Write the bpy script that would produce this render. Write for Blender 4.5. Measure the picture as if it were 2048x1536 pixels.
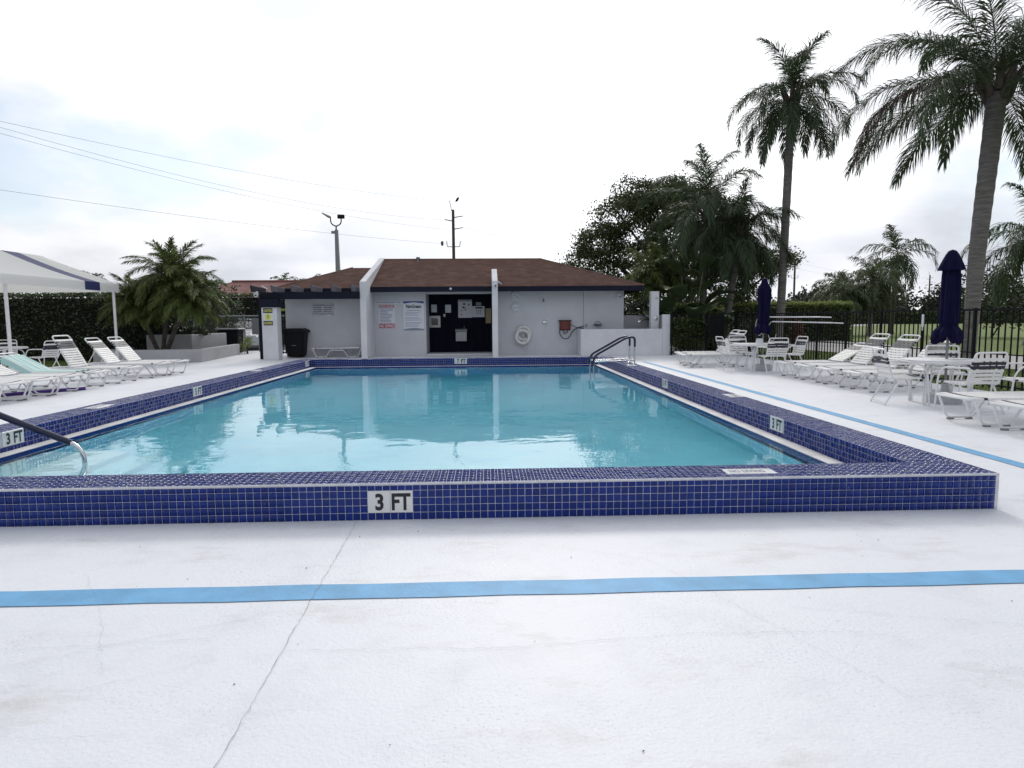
import bpy, bmesh, math, random
import numpy as np
from mathutils import Vector, Matrix

for _o in list(bpy.data.objects):
    bpy.data.objects.remove(_o, do_unlink=True)
SC = bpy.context.scene
COL = SC.collection
PI = math.pi
rnd = random.Random(7)
R = math.radians

# ------------------------------------------------------------------ camera
cam_d = bpy.data.cameras.new('camera')
cam_d.sensor_fit = 'HORIZONTAL'
cam_d.sensor_width = 36.0
cam_d.lens = 1335.0 / 2048.0 * 36.0
cam_d.clip_start = 0.05
cam_d.clip_end = 5000.0
cam = bpy.data.objects.new('camera', cam_d)
COL.objects.link(cam)
_pitch, _yaw, _roll = 0.0978, 0.0370, -0.0074
_F = Vector((math.sin(_yaw) * math.cos(_pitch), math.cos(_yaw) * math.cos(_pitch), -math.sin(_pitch)))
_R0 = Vector((math.cos(_yaw), -math.sin(_yaw), 0))
_U0 = _R0.cross(_F)
_Rv = _R0 * math.cos(_roll) + _U0 * math.sin(_roll)
_Uv = _U0 * math.cos(_roll) - _R0 * math.sin(_roll)
_m = Matrix((( _Rv.x, _Uv.x, -_F.x, 0), (_Rv.y, _Uv.y, -_F.y, 0), (_Rv.z, _Uv.z, -_F.z, 1.3563), (0, 0, 0, 1)))
cam.matrix_world = _m
SC.camera = cam

# ------------------------------------------------------------------ sky, sun, exposure
SUN_EL, SUN_AZ = R(34), R(6)          # azimuth from +Y towards +X: ahead of the camera, behind thin cloud
SUN_DIR = Vector((math.cos(SUN_EL) * math.sin(SUN_AZ), math.cos(SUN_EL) * math.cos(SUN_AZ), math.sin(SUN_EL)))
W = bpy.data.worlds.new('World')
SC.world = W
W.use_nodes = True
nt = W.node_tree
nt.nodes.clear()
def N(t, **kw):
    n = nt.nodes.new(t)
    for k, v in kw.items():
        setattr(n, k, v)
    return n
def LK(a, b):
    nt.links.new(a, b)
def MATH(op, a, b=None, clamp=False):
    n = N('ShaderNodeMath', operation=op)
    n.use_clamp = clamp
    for i, s in enumerate((a, b)):
        if s is None:
            continue
        if isinstance(s, (int, float)):
            n.inputs[i].default_value = s
        else:
            LK(s, n.inputs[i])
    return n.outputs[0]
sky = N('ShaderNodeTexSky', sky_type='NISHITA')
sky.sun_disc = False
sky.sun_elevation = SUN_EL
sky.sun_rotation = SUN_AZ
sky.dust_density = 0.4
bg_sky = N('ShaderNodeBackground')
bg_sky.inputs[1].default_value = 0.10
LK(sky.outputs[0], bg_sky.inputs[0])
tc = N('ShaderNodeTexCoord')
nrm = N('ShaderNodeVectorMath', operation='NORMALIZE')
LK(tc.outputs['Generated'], nrm.inputs[0])
sep = N('ShaderNodeSeparateXYZ')
LK(nrm.outputs[0], sep.inputs[0])
den = MATH('ADD', MATH('ABSOLUTE', sep.outputs[2]), 0.34)
cx_ = MATH('DIVIDE', sep.outputs[0], den)
cy_ = MATH('DIVIDE', sep.outputs[1], den)
comb = N('ShaderNodeCombineXYZ')
LK(cx_, comb.inputs[0]); LK(cy_, comb.inputs[1])
n1 = N('ShaderNodeTexNoise'); n1.inputs['Scale'].default_value = 1.25; n1.inputs['Detail'].default_value = 7; n1.inputs['Roughness'].default_value = 0.52
mp = N('ShaderNodeMapping'); mp.inputs['Location'].default_value = (19.3, 13.1, 3.6)
LK(comb.outputs[0], mp.inputs[0]); LK(mp.outputs[0], n1.inputs['Vector'])
n2 = N('ShaderNodeTexNoise'); n2.inputs['Scale'].default_value = 1.7; n2.inputs['Detail'].default_value = 8; n2.inputs['Roughness'].default_value = 0.5
mp2 = N('ShaderNodeMapping'); mp2.inputs['Location'].default_value = (26.9, 18.0, 8.0)
LK(comb.outputs[0], mp2.inputs[0]); LK(mp2.outputs[0], n2.inputs['Vector'])
dt = N('ShaderNodeVectorMath', operation='DOT_PRODUCT')
LK(nrm.outputs[0], dt.inputs[0]); dt.inputs[1].default_value = SUN_DIR
glow = MATH('POWER', MATH('MAXIMUM', dt.outputs['Value'], 0.0), 7.0)
# cloud sheet: thin cloud is bright, thick cloud grey; brighter towards the veiled sun
shade = N('ShaderNodeValToRGB')
shade.color_ramp.elements[0].position = 0.36; shade.color_ramp.elements[0].color = (0.40, 0.43, 0.50, 1)
shade.color_ramp.elements[1].position = 0.62; shade.color_ramp.elements[1].color = (0.76, 0.77, 0.80, 1)
LK(n2.outputs['Fac'], shade.inputs[0])
gl = N('ShaderNodeMixRGB', blend_type='ADD'); gl.inputs[0].default_value = 1.0
glc = N('ShaderNodeMixRGB', blend_type='MIX')
glc.inputs[1].default_value = (0, 0, 0, 1); glc.inputs[2].default_value = (1.25, 1.23, 1.19, 1)
LK(glow, glc.inputs[0])
LK(shade.outputs[0], gl.inputs[1]); LK(glc.outputs[0], gl.inputs[2])
bg_cl = N('ShaderNodeBackground'); bg_cl.inputs[1].default_value = 0.95
LK(gl.outputs[0], bg_cl.inputs[0])
cov = N('ShaderNodeValToRGB')
cov.color_ramp.elements[0].position = 0.36; cov.color_ramp.elements[0].color = (0.50, 0.50, 0.50, 1)
cov.color_ramp.elements[1].position = 0.47; cov.color_ramp.elements[1].color = (1, 1, 1, 1)
LK(n1.outputs['Fac'], cov.inputs[0])
mixw = N('ShaderNodeMixShader')
hz = MATH('SUBTRACT', 1.0, MATH('MULTIPLY', MATH('ABSOLUTE', sep.outputs[2]), 5.0), clamp=True)   # cloud closes up towards the horizon
LK(MATH('MAXIMUM', cov.outputs[0], hz), mixw.inputs[0]); LK(bg_sky.outputs[0], mixw.inputs[1]); LK(bg_cl.outputs[0], mixw.inputs[2])
outw = N('ShaderNodeOutputWorld')
LK(mixw.outputs[0], outw.inputs[0])

sun_d = bpy.data.lights.new('sun', 'SUN')
sun_d.energy = 0.95
sun_d.angle = R(12)
sun_d.color = (1.0, 0.96, 0.9)
sun = bpy.data.objects.new('sun', sun_d)
COL.objects.link(sun)
sun.rotation_euler = (-SUN_DIR).to_track_quat('-Z', 'Y').to_euler()
sun.location = (5, 40, 60)

SC.render.engine = 'CYCLES'
SC.view_settings.view_transform = 'Standard'
SC.view_settings.look = 'None'
SC.view_settings.exposure = 0.27
SC.view_settings.gamma = 1.0
SC.view_settings.use_curve_mapping = False
SC.cycles.use_denoising = True
SC.cycles.max_bounces = 7
SC.cycles.diffuse_bounces = 3
SC.cycles.glossy_bounces = 3
SC.cycles.transmission_bounces = 6
SC.cycles.transparent_max_bounces = 12
SC.cycles.caustics_refractive = True
SC.cycles.caustics_reflective = False

# ------------------------------------------------------------------ helpers
TXT = {}
def make_texts():
    jobs = ['3', '5', '7', 'FT', 'NO DIVING', 'POOL RULES', 'POOL MAXIMUM DEPTH: 7 FEET', 'PalmGreens', 'Swimming Pool Rules', 'CAUTION', 'PalmGreen']
    for s in jobs:
        cu = bpy.data.curves.new('text_' + s, 'FONT')
        cu.body = s
        cu.align_x = 'CENTER'; cu.align_y = 'CENTER'
        cu.size = 1.0
        cu.offset = 0.034
        cu.extrude = 0.0
        cu.resolution_u = 3
        ob = bpy.data.objects.new('tmp_text', cu)
        COL.objects.link(ob)
        bpy.context.view_layer.update()
        me = bpy.data.meshes.new_from_object(ob.evaluated_get(bpy.context.evaluated_depsgraph_get()))
        co = np.array([v.co[:] for v in me.vertices])
        lo, hi = co.min(0), co.max(0)
        co = (co - (lo + hi) / 2) / np.array([hi[0] - lo[0], hi[1] - lo[1], 1])
        co[:, 2] = 0
        me.vertices.foreach_set('co', co.ravel())
        TXT[s] = me          # unit wide, unit high, centred
        bpy.data.objects.remove(ob, do_unlink=True)
make_texts()

def wloc(o):
    v = Vector((0, 0, 0))
    while o is not None:
        v = v + o.location
        o = o.parent
    return v

def tag(o, label=None, cat=None, group=None, kind=None):
    if label: o['label'] = label
    if cat: o['category'] = cat
    if group: o['group'] = group
    if kind: o['kind'] = kind
    return o

def thing(name, label, cat, loc=(0, 0, 0), rz=0.0, group=None, kind=None):
    o = bpy.data.objects.new(name, None)
    o.empty_display_size = 0.1
    COL.objects.link(o)
    o.location = loc
    o.rotation_euler = (0, 0, rz)
    return tag(o, label, cat, group, kind)

def struct(name):
    o = bpy.data.objects.new(name, None)
    COL.objects.link(o)
    o['kind'] = 'structure'
    return o

def newobj(name, me, parent=None, loc=None, rot=None, scale=None):
    o = bpy.data.objects.new(name, me)
    COL.objects.link(o)
    if parent is not None: o.parent = parent
    if loc is not None: o.location = loc
    if rot is not None: o.rotation_euler = rot
    if scale is not None: o.scale = scale
    return o

def copy_tree(o, parent=None):
    c = o.copy()
    COL.objects.link(c)
    c.parent = parent
    for ch in o.children:
        copy_tree(ch, c)
    return c

def text(s, parent, loc, w, h, rot, mat, name='lettering'):
    me = TXT[s].copy()
    me.materials.clear(); me.materials.append(mat)
    wl = wloc(parent) if parent is not None else Vector((0, 0, 0))
    return newobj(name, me, parent, Vector(loc) - wl, rot, (w, h, 1))

def fillet(pts, r, n=4):
    P = [Vector(p) for p in pts]
    out = [P[0]]
    for i in range(1, len(P) - 1):
        a, b, c = P[i - 1], P[i], P[i + 1]
        d1 = (a - b); d2 = (c - b)
        k = min(r, d1.length * 0.45, d2.length * 0.45)
        s = b + d1.normalized() * k
        e = b + d2.normalized() * k
        for j in range(n + 1):
            t = j / n
            out.append(s * (1 - t) ** 2 + b * 2 * t * (1 - t) + e * t * t)
    out.append(P[-1])
    return out

class MB:
    def __init__(s):
        s.v = []; s.f = []; s.mi = []
        s.cur = 0
    def add(s, vs, fs):
        o = len(s.v)
        s.v += [tuple(v) for v in vs]
        s.f += [tuple(i + o for i in f) for f in fs]
        s.mi += [s.cur] * len(fs)
        return s
    def box(s, x0, x1, y0, y1, z0, z1):
        return s.add([(x0, y0, z0), (x1, y0, z0), (x1, y1, z0), (x0, y1, z0), (x0, y0, z1), (x1, y0, z1), (x1, y1, z1), (x0, y1, z1)],
                     [(0, 3, 2, 1), (4, 5, 6, 7), (0, 1, 5, 4), (1, 2, 6, 5), (2, 3, 7, 6), (3, 0, 4, 7)])
    def quad(s, a, b, c, d):
        return s.add([a, b, c, d], [(0, 1, 2, 3)])
    def tube(s, pts, r, n=8, closed=False):
        P = [Vector(p) for p in pts]
        m = len(P)
        rr = r if isinstance(r, (list, tuple)) else [r] * m
        vs, fs = [], []
        prev = None
        for i in range(m):
            if closed:
                t = (P[(i + 1) % m] - P[i - 1])
            else:
                t = P[min(i + 1, m - 1)] - P[max(i - 1, 0)]
            t.normalize()
            if prev is None:
                a = Vector((0, 0, 1)) if abs(t.z) < 0.9 else Vector((1, 0, 0))
                u = t.cross(a).normalized()
            else:
                u = prev - t * prev.dot(t)
                u.normalize()
            prev = u
            w = t.cross(u)
            for k in range(n):
                a = 2 * PI * k / n
                vs.append(P[i] + (u * math.cos(a) + w * math.sin(a)) * rr[i])
        for i in range(m if closed else m - 1):
            j = (i + 1) % m
            for k in range(n):
                l = (k + 1) % n
                fs.append((i * n + k, i * n + l, j * n + l, j * n + k))
        if not closed:
            fs.append(tuple(reversed(range(n))))
            fs.append(tuple(range((m - 1) * n, m * n)))
        return s.add(vs, fs)
    def lathe(s, prof, n=16, c=(0, 0, 0), wob=None):
        vs, fs = [], []
        for i, (r, z) in enumerate(prof):
            for k in range(n):
                a = 2 * PI * k / n
                q = r * (wob(a, z) if wob else 1.0)
                vs.append((c[0] + q * math.cos(a), c[1] + q * math.sin(a), c[2] + z))
        for i in range(len(prof) - 1):
            for k in range(n):
                l = (k + 1) % n
                fs.append((i * n + k, i * n + l, (i + 1) * n + l, (i + 1) * n + k))
        fs.append(tuple(reversed(range(n))))
        fs.append(tuple(range((len(prof) - 1) * n, len(prof) * n)))
        return s.add(vs, fs)
    def prism(s, poly, a, b, axis='z'):
        """poly: 2-D points; axis z: (x,y) up from a to b; axis x: (y,z); axis y: (x,z)"""
        n = len(poly)
        def P(p, h):
            return {'z': (p[0], p[1], h), 'x': (h, p[0], p[1]), 'y': (p[0], h, p[1])}[axis]
        vs = [P(p, a) for p in poly] + [P(p, b) for p in poly]
        fs = [tuple(range(n)), tuple(range(n, 2 * n))] + [(i, (i + 1) % n, n + (i + 1) % n, n + i) for i in range(n)]
        return s.add(vs, fs)
    def mesh(s, name, mats, smooth=False, bevel=0.0, shift=None, segs=1):
        me = bpy.data.meshes.new(name)
        V = s.v if shift is None else [(v[0] - shift[0], v[1] - shift[1], v[2] - shift[2]) for v in s.v]
        me.from_pydata(V, [], s.f)
        if not isinstance(mats, (list, tuple)): mats = [mats]
        for m in mats: me.materials.append(m)
        if len(mats) > 1: me.polygons.foreach_set('material_index', s.mi)
        bm = bmesh.new(); bm.from_mesh(me)
        bmesh.ops.recalc_face_normals(bm, faces=bm.faces)
        if bevel > 0:
            bmesh.ops.bevel(bm, geom=[e for e in bm.edges if len(e.link_faces) == 2 and e.calc_face_angle(0) > 0.5], offset=bevel, segments=segs, affect='EDGES', clamp_overlap=True)
        bm.to_mesh(me); bm.free()
        if smooth:
            me.polygons.foreach_set('use_smooth', [True] * len(me.polygons))
            me.set_sharp_from_angle(angle=R(42))
        me.update()
        return me
    def build(s, name, mats, parent=None, smooth=False, bevel=0.0, world=True, segs=1):
        sh = wloc(parent) if (world and parent is not None) else None
        return newobj(name, s.mesh(name, mats, smooth, bevel, sh, segs), parent)

def np_mesh(name, V, F, mats, mi=None, smooth=False):
    """V (n,3) array, F (m,4) or (m,3) array"""
    me = bpy.data.meshes.new(name)
    V = np.asarray(V, np.float32); F = np.asarray(F, np.int32)
    k = F.shape[1]
    me.vertices.add(len(V)); me.vertices.foreach_set('co', V.ravel())
    me.loops.add(F.size); me.loops.foreach_set('vertex_index', F.ravel())
    me.polygons.add(len(F)); me.polygons.foreach_set('loop_start', np.arange(0, F.size, k, dtype=np.int32))
    if not isinstance(mats, (list, tuple)): mats = [mats]
    for m in mats: me.materials.append(m)
    if mi is not None: me.polygons.foreach_set('material_index', np.asarray(mi, np.int32))
    if smooth: me.polygons.foreach_set('use_smooth', np.ones(len(F), bool))
    me.update(calc_edges=True)
    me.validate()
    return me

# ------------------------------------------------------------------ materials
MATS = {}
def mat(name, col, rough=0.6, metal=0.0, var=0.0, vscale=3.0, col2=None, bump=0.0, bscale=60.0, isl=0.0, spec=None, transl=0.0, coat=0.0, stretch=(1, 1, 1), objvar=0.0):
    if name in MATS: return MATS[name]
    m = bpy.data.materials.new(name)
    m.use_nodes = True
    t = m.node_tree; L = t.links
    b = t.nodes['Principled BSDF']
    b.inputs['Roughness'].default_value = rough
    b.inputs['Metallic'].default_value = metal
    if spec is not None: b.inputs['Specular IOR Level'].default_value = spec
    if coat: b.inputs['Coat Weight'].default_value = coat
    c = tuple(col) + (1,)
    b.inputs['Base Color'].default_value = c
    geo = t.nodes.new('ShaderNodeNewGeometry')
    cur = None
    mpn = t.nodes.new('ShaderNodeMapping'); mpn.inputs['Scale'].default_value = stretch
    L.new(geo.outputs['Position'], mpn.inputs[0])
    if var > 0 or col2 is not None:
        nz = t.nodes.new('ShaderNodeTexNoise'); nz.inputs['Scale'].default_value = vscale; nz.inputs['Detail'].default_value = 6; nz.inputs['Roughness'].default_value = 0.6
        L.new(mpn.outputs[0], nz.inputs['Vector'])
        rp = t.nodes.new('ShaderNodeValToRGB')
        rp.color_ramp.elements[0].position = 0.32; rp.color_ramp.elements[1].position = 0.68
        c2 = tuple(col2) + (1,) if col2 is not None else tuple(min(1, x * (1 + var)) for x in col) + (1,)
        c1 = c if col2 is not None else tuple(x * (1 - var) for x in col) + (1,)
        rp.color_ramp.elements[0].color = c1; rp.color_ramp.elements[1].color = c2
        L.new(nz.outputs['Fac'], rp.inputs[0])
        cur = rp.outputs[0]
    if isl > 0 or objvar > 0:
        oi = t.nodes.new('ShaderNodeObjectInfo')
        ad = t.nodes.new('ShaderNodeMath'); ad.operation = 'ADD'
        L.new(geo.outputs['Random Per Island'], ad.inputs[0])
        L.new(oi.outputs['Random'], ad.inputs[1])
        fr = t.nodes.new('ShaderNodeMath'); fr.operation = 'FRACT'
        L.new(ad.outputs[0], fr.inputs[0])
        mr = t.nodes.new('ShaderNodeMapRange'); mr.inputs[3].default_value = 1 - max(isl, objvar); mr.inputs[4].default_value = 1 + max(isl, objvar)
        L.new(fr.outputs[0], mr.inputs[0])
        mu = t.nodes.new('ShaderNodeVectorMath'); mu.operation = 'SCALE'
        if cur is None: mu.inputs[0].default_value = col
        else: L.new(cur, mu.inputs[0])
        L.new(mr.outputs[0], mu.inputs['Scale'])
        cur = mu.outputs[0]
    if cur is not None: L.new(cur, b.inputs['Base Color'])
    if bump > 0:
        bz = t.nodes.new('ShaderNodeTexNoise'); bz.inputs['Scale'].default_value = bscale; bz.inputs['Detail'].default_value = 4
        L.new(mpn.outputs[0], bz.inputs['Vector'])
        bp = t.nodes.new('ShaderNodeBump'); bp.inputs['Strength'].default_value = bump; bp.inputs['Distance'].default_value = 0.02
        L.new(bz.outputs['Fac'], bp.inputs['Height']); L.new(bp.outputs[0], b.inputs['Normal'])
    if transl > 0:
        tr = t.nodes.new('ShaderNodeBsdfTranslucent')
        if cur is not None: L.new(cur, tr.inputs[0])
        else: tr.inputs[0].default_value = c
        mx = t.nodes.new('ShaderNodeMixShader'); mx.inputs[0].default_value = transl
        L.new(b.outputs[0], mx.inputs[1]); L.new(tr.outputs[0], mx.inputs[2])
        L.new(mx.outputs[0], t.nodes['Material Output'].inputs[0])
    MATS[name] = m
    return m

def tile_material():
    m = mat('navy_tile', (0.0015, 0.019, 0.165), 0.08, isl=0.16, spec=0.30, bump=0.08, bscale=25)
    t = m.node_tree; b = t.nodes['Principled BSDF']
    src = b.inputs['Base Color'].links[0].from_socket
    geo = t.nodes.new('ShaderNodeNewGeometry')
    nz = t.nodes.new('ShaderNodeTexNoise'); nz.inputs['Scale'].default_value = 14; nz.inputs['Detail'].default_value = 7; nz.inputs['Roughness'].default_value = 0.7
    t.links.new(geo.outputs['Position'], nz.inputs['Vector'])
    r = t.nodes.new('ShaderNodeValToRGB')
    r.color_ramp.elements[0].position = 0.64; r.color_ramp.elements[0].color = (0, 0, 0, 1)
    r.color_ramp.elements[1].position = 0.78; r.color_ramp.elements[1].color = (0.55, 0.55, 0.55, 1)
    t.links.new(nz.outputs['Fac'], r.inputs[0])
    mx = t.nodes.new('ShaderNodeMixRGB'); t.links.new(r.outputs[0], mx.inputs[0]); t.links.new(src, mx.inputs[1]); mx.inputs[2].default_value = (0.25, 0.29, 0.38, 1)   # lime scale
    t.links.new(mx.outputs[0], b.inputs['Base Color'])
    return m
M_tile = tile_material()
M_grout = mat('grout', (0.60, 0.61, 0.65), 0.85, var=0.2, vscale=9)
M_nosing = mat('white_nosing', (0.60, 0.61, 0.64), 0.7, var=0.15, vscale=14)
M_wtile = mat('white_tile', (0.70, 0.70, 0.69), 0.3, var=0.05)
M_ink = mat('black_ink', (0.012, 0.012, 0.014), 0.5)
M_red = mat('red_ink', (0.42, 0.02, 0.03), 0.5)
M_blueink = mat('blue_ink', (0.015, 0.06, 0.25), 0.5)
M_greyink = mat('grey_ink', (0.22, 0.25, 0.32), 0.6)
M_plaster = mat('pool_plaster', (0.56, 0.92, 0.98), 0.8, var=0.06, vscale=1.2)
M_ledge = mat('gutter_ledge', (0.66, 0.65, 0.64), 0.7, var=0.18, vscale=3, bump=0.1)
M_wall = mat('grey_stucco', (0.555, 0.565, 0.60), 0.85, var=0.06, vscale=1.3, bump=0.25, bscale=90)
M_fin = mat('pale_stucco', (0.64, 0.65, 0.68), 0.85, var=0.07, vscale=2, bump=0.35, bscale=70)
M_plant = mat('planter_stucco', (0.42, 0.42, 0.435), 0.85, var=0.10, vscale=1.2, bump=0.25, bscale=80)
M_navy = mat('navy_paint', (0.010, 0.012, 0.025), 0.6, spec=0.15, var=0.15, vscale=4)
M_rafter = mat('rafter_paint', (0.085, 0.085, 0.115), 0.6, var=0.15, vscale=4)
M_plank = mat('dark_board', (0.0045, 0.0065, 0.016), 0.7, spec=0.12, objvar=0.3)
M_shingle = mat('brown_shingle', (0.185, 0.112, 0.092), 0.95, spec=0.2, var=0.16, vscale=2.5, isl=0.14, bump=0.5, bscale=120)
M_redroof = mat('red_tile_roof', (0.21, 0.095, 0.085), 0.85, var=0.2, vscale=1.5)
M_chrome = mat('stainless', (0.62, 0.63, 0.64), 0.18, metal=1.0)
M_vinyl = mat('navy_vinyl', (0.008, 0.012, 0.045), 0.35)
M_white = mat('white_powder_coat', (0.74, 0.74, 0.745), 0.4, var=0.05, vscale=6)
M_strap = mat('white_strap', (0.76, 0.755, 0.735), 0.5, objvar=0.05, var=0.04, vscale=8)
M_nstrap = mat('navy_strap', (0.012, 0.016, 0.036), 0.5, objvar=0.2)
M_foot = mat('grey_foot', (0.22, 0.22, 0.22), 0.7)
M_black = mat('black_plastic', (0.006, 0.006, 0.008), 0.6, spec=0.2, var=0.2, vscale=5)
M_iron = mat('black_iron', (0.004, 0.0045, 0.006), 0.6, spec=0.15)
M_fab = mat('navy_canvas', (0.0065, 0.0065, 0.032), 0.9, spec=0.1, var=0.2, vscale=9, bump=0.15, bscale=200)
M_canopy = mat('white_vinyl_canopy', (0.90, 0.90, 0.90), 0.5, transl=0.62)
M_canblue = mat('blue_vinyl_canopy', (0.022, 0.032, 0.11), 0.6, spec=0.2, transl=0.05)
M_path = mat('concrete_path', (0.40, 0.385, 0.375), 0.9, var=0.1, vscale=0.6, bump=0.1)
M_asph = mat('asphalt', (0.05, 0.05, 0.052), 0.9, var=0.2, vscale=2)
M_blue = mat('light_blue_paint', (0.125, 0.355, 0.60), 0.6, var=0.14, vscale=5, bump=0.12, bscale=50)
M_crack = mat('crack_dirt', (0.33, 0.33, 0.34), 0.95)
M_grime = mat('grime', (0.10, 0.095, 0.09), 0.95)
M_soil = mat('soil', (0.05, 0.04, 0.03), 0.95, var=0.3, vscale=8)
M_bark = mat('dark_bark', (0.055, 0.045, 0.038), 0.95, var=0.35, vscale=6, bump=0.6, bscale=20)
M_palmtr = mat('palm_trunk', (0.17, 0.155, 0.15), 0.92, var=0.35, vscale=5, bump=0.6, bscale=8, stretch=(0.6, 0.6, 4))
M_palmdk = mat('palm_trunk_dark', (0.075, 0.065, 0.055), 0.95, var=0.4, vscale=7, bump=0.8, bscale=10, stretch=(0.7, 0.7, 3))
M_boot = mat('palm_boots', (0.11, 0.085, 0.075), 0.9, var=0.4, vscale=6, bump=0.5, bscale=10, stretch=(2, 2, 0.5))
M_rachis = mat('palm_rachis', (0.10, 0.12, 0.06), 0.6)
M_frond = mat('queen_palm_leaf', (0.060, 0.090, 0.045), 0.5, spec=0.3, isl=0.45, transl=0.35)
M_frond2 = mat('date_palm_leaf', (0.115, 0.150, 0.045), 0.5, spec=0.3, isl=0.45, transl=0.35)
M_frond3 = mat('far_palm_leaf', (0.085, 0.115, 0.050), 0.5, isl=0.4, transl=0.4)
M_deadfr = mat('dead_palm_leaf', (0.085, 0.050, 0.045), 0.7, isl=0.4)
M_leafdk = mat('dark_leaf', (0.044, 0.064, 0.028), 0.32, spec=0.6, isl=0.85, transl=0.25)
M_leaftr = mat('tree_leaf', (0.066, 0.084, 0.036), 0.45, spec=0.3, isl=0.6, transl=0.35)
M_leafmd = mat('mid_leaf', (0.095, 0.135, 0.040), 0.45, spec=0.4, isl=0.55, transl=0.35)
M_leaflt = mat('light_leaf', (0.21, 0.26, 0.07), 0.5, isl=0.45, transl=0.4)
M_leafred = mat('red_leaf', (0.16, 0.055, 0.035), 0.5, isl=0.6, transl=0.2)
M_banana = mat('paddle_leaf', (0.060, 0.095, 0.042), 0.35, var=0.25, vscale=2, objvar=0.35, transl=0.2)
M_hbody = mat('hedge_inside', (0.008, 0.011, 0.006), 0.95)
M_far = mat('far_trees', (0.028, 0.040, 0.022), 0.8, isl=0.5)
M_wood = mat('utility_pole_wood', (0.075, 0.06, 0.05), 0.9, var=0.2, vscale=3)
M_galv = mat('galvanized_steel', (0.22, 0.23, 0.235), 0.5, metal=0.4)
M_wire = mat('power_wire', (0.10, 0.12, 0.16), 0.6)
M_steel = mat('brushed_steel', (0.36, 0.37, 0.38), 0.35, metal=0.6)
M_paper = mat('paper', (0.62, 0.63, 0.66), 0.7, var=0.05)
M_signw = mat('sign_white', (0.66, 0.68, 0.74), 0.5)
M_yellow = mat('sign_yellow', (0.62, 0.62, 0.16), 0.5)
M_ygreen = mat('yellow_green_bar', (0.30, 0.38, 0.03), 0.5)
M_hose = mat('hose_red', (0.17, 0.045, 0.035), 0.5, var=0.2, vscale=20)
M_hosebk = mat('hose_black', (0.03, 0.022, 0.022), 0.5)
M_rope = mat('white_rope', (0.66, 0.65, 0.62), 0.9)
M_ring = mat('life_ring_white', (0.70, 0.70, 0.68), 0.5, var=0.06, vscale=12)
M_glass = mat('dark_glass', (0.03, 0.04, 0.05), 0.08, spec=0.8)
M_car = mat('car_white', (0.60, 0.63, 0.66), 0.25, coat=0.6)
M_cark = mat('car_silver', (0.42, 0.45, 0.48), 0.25, coat=0.6)
M_tyre = mat('tyre', (0.015, 0.015, 0.015), 0.8)
M_towel = mat('aqua_towel', (0.42, 0.66, 0.63), 0.95, bump=0.4, bscale=150)
M_towelw = mat('white_towel_stripe', (0.72, 0.76, 0.75), 0.95, bump=0.4, bscale=150)
M_noodle = mat('purple_foam', (0.075, 0.030, 0.22), 0.8)
M_noodle2 = mat('maroon_foam', (0.16, 0.03, 0.05), 0.8)
M_concrete = mat('base_concrete', (0.42, 0.43, 0.44), 0.9, var=0.12, vscale=5, bump=0.3)
M_tan = mat('tan_board', (0.36, 0.30, 0.17), 0.7)

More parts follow.
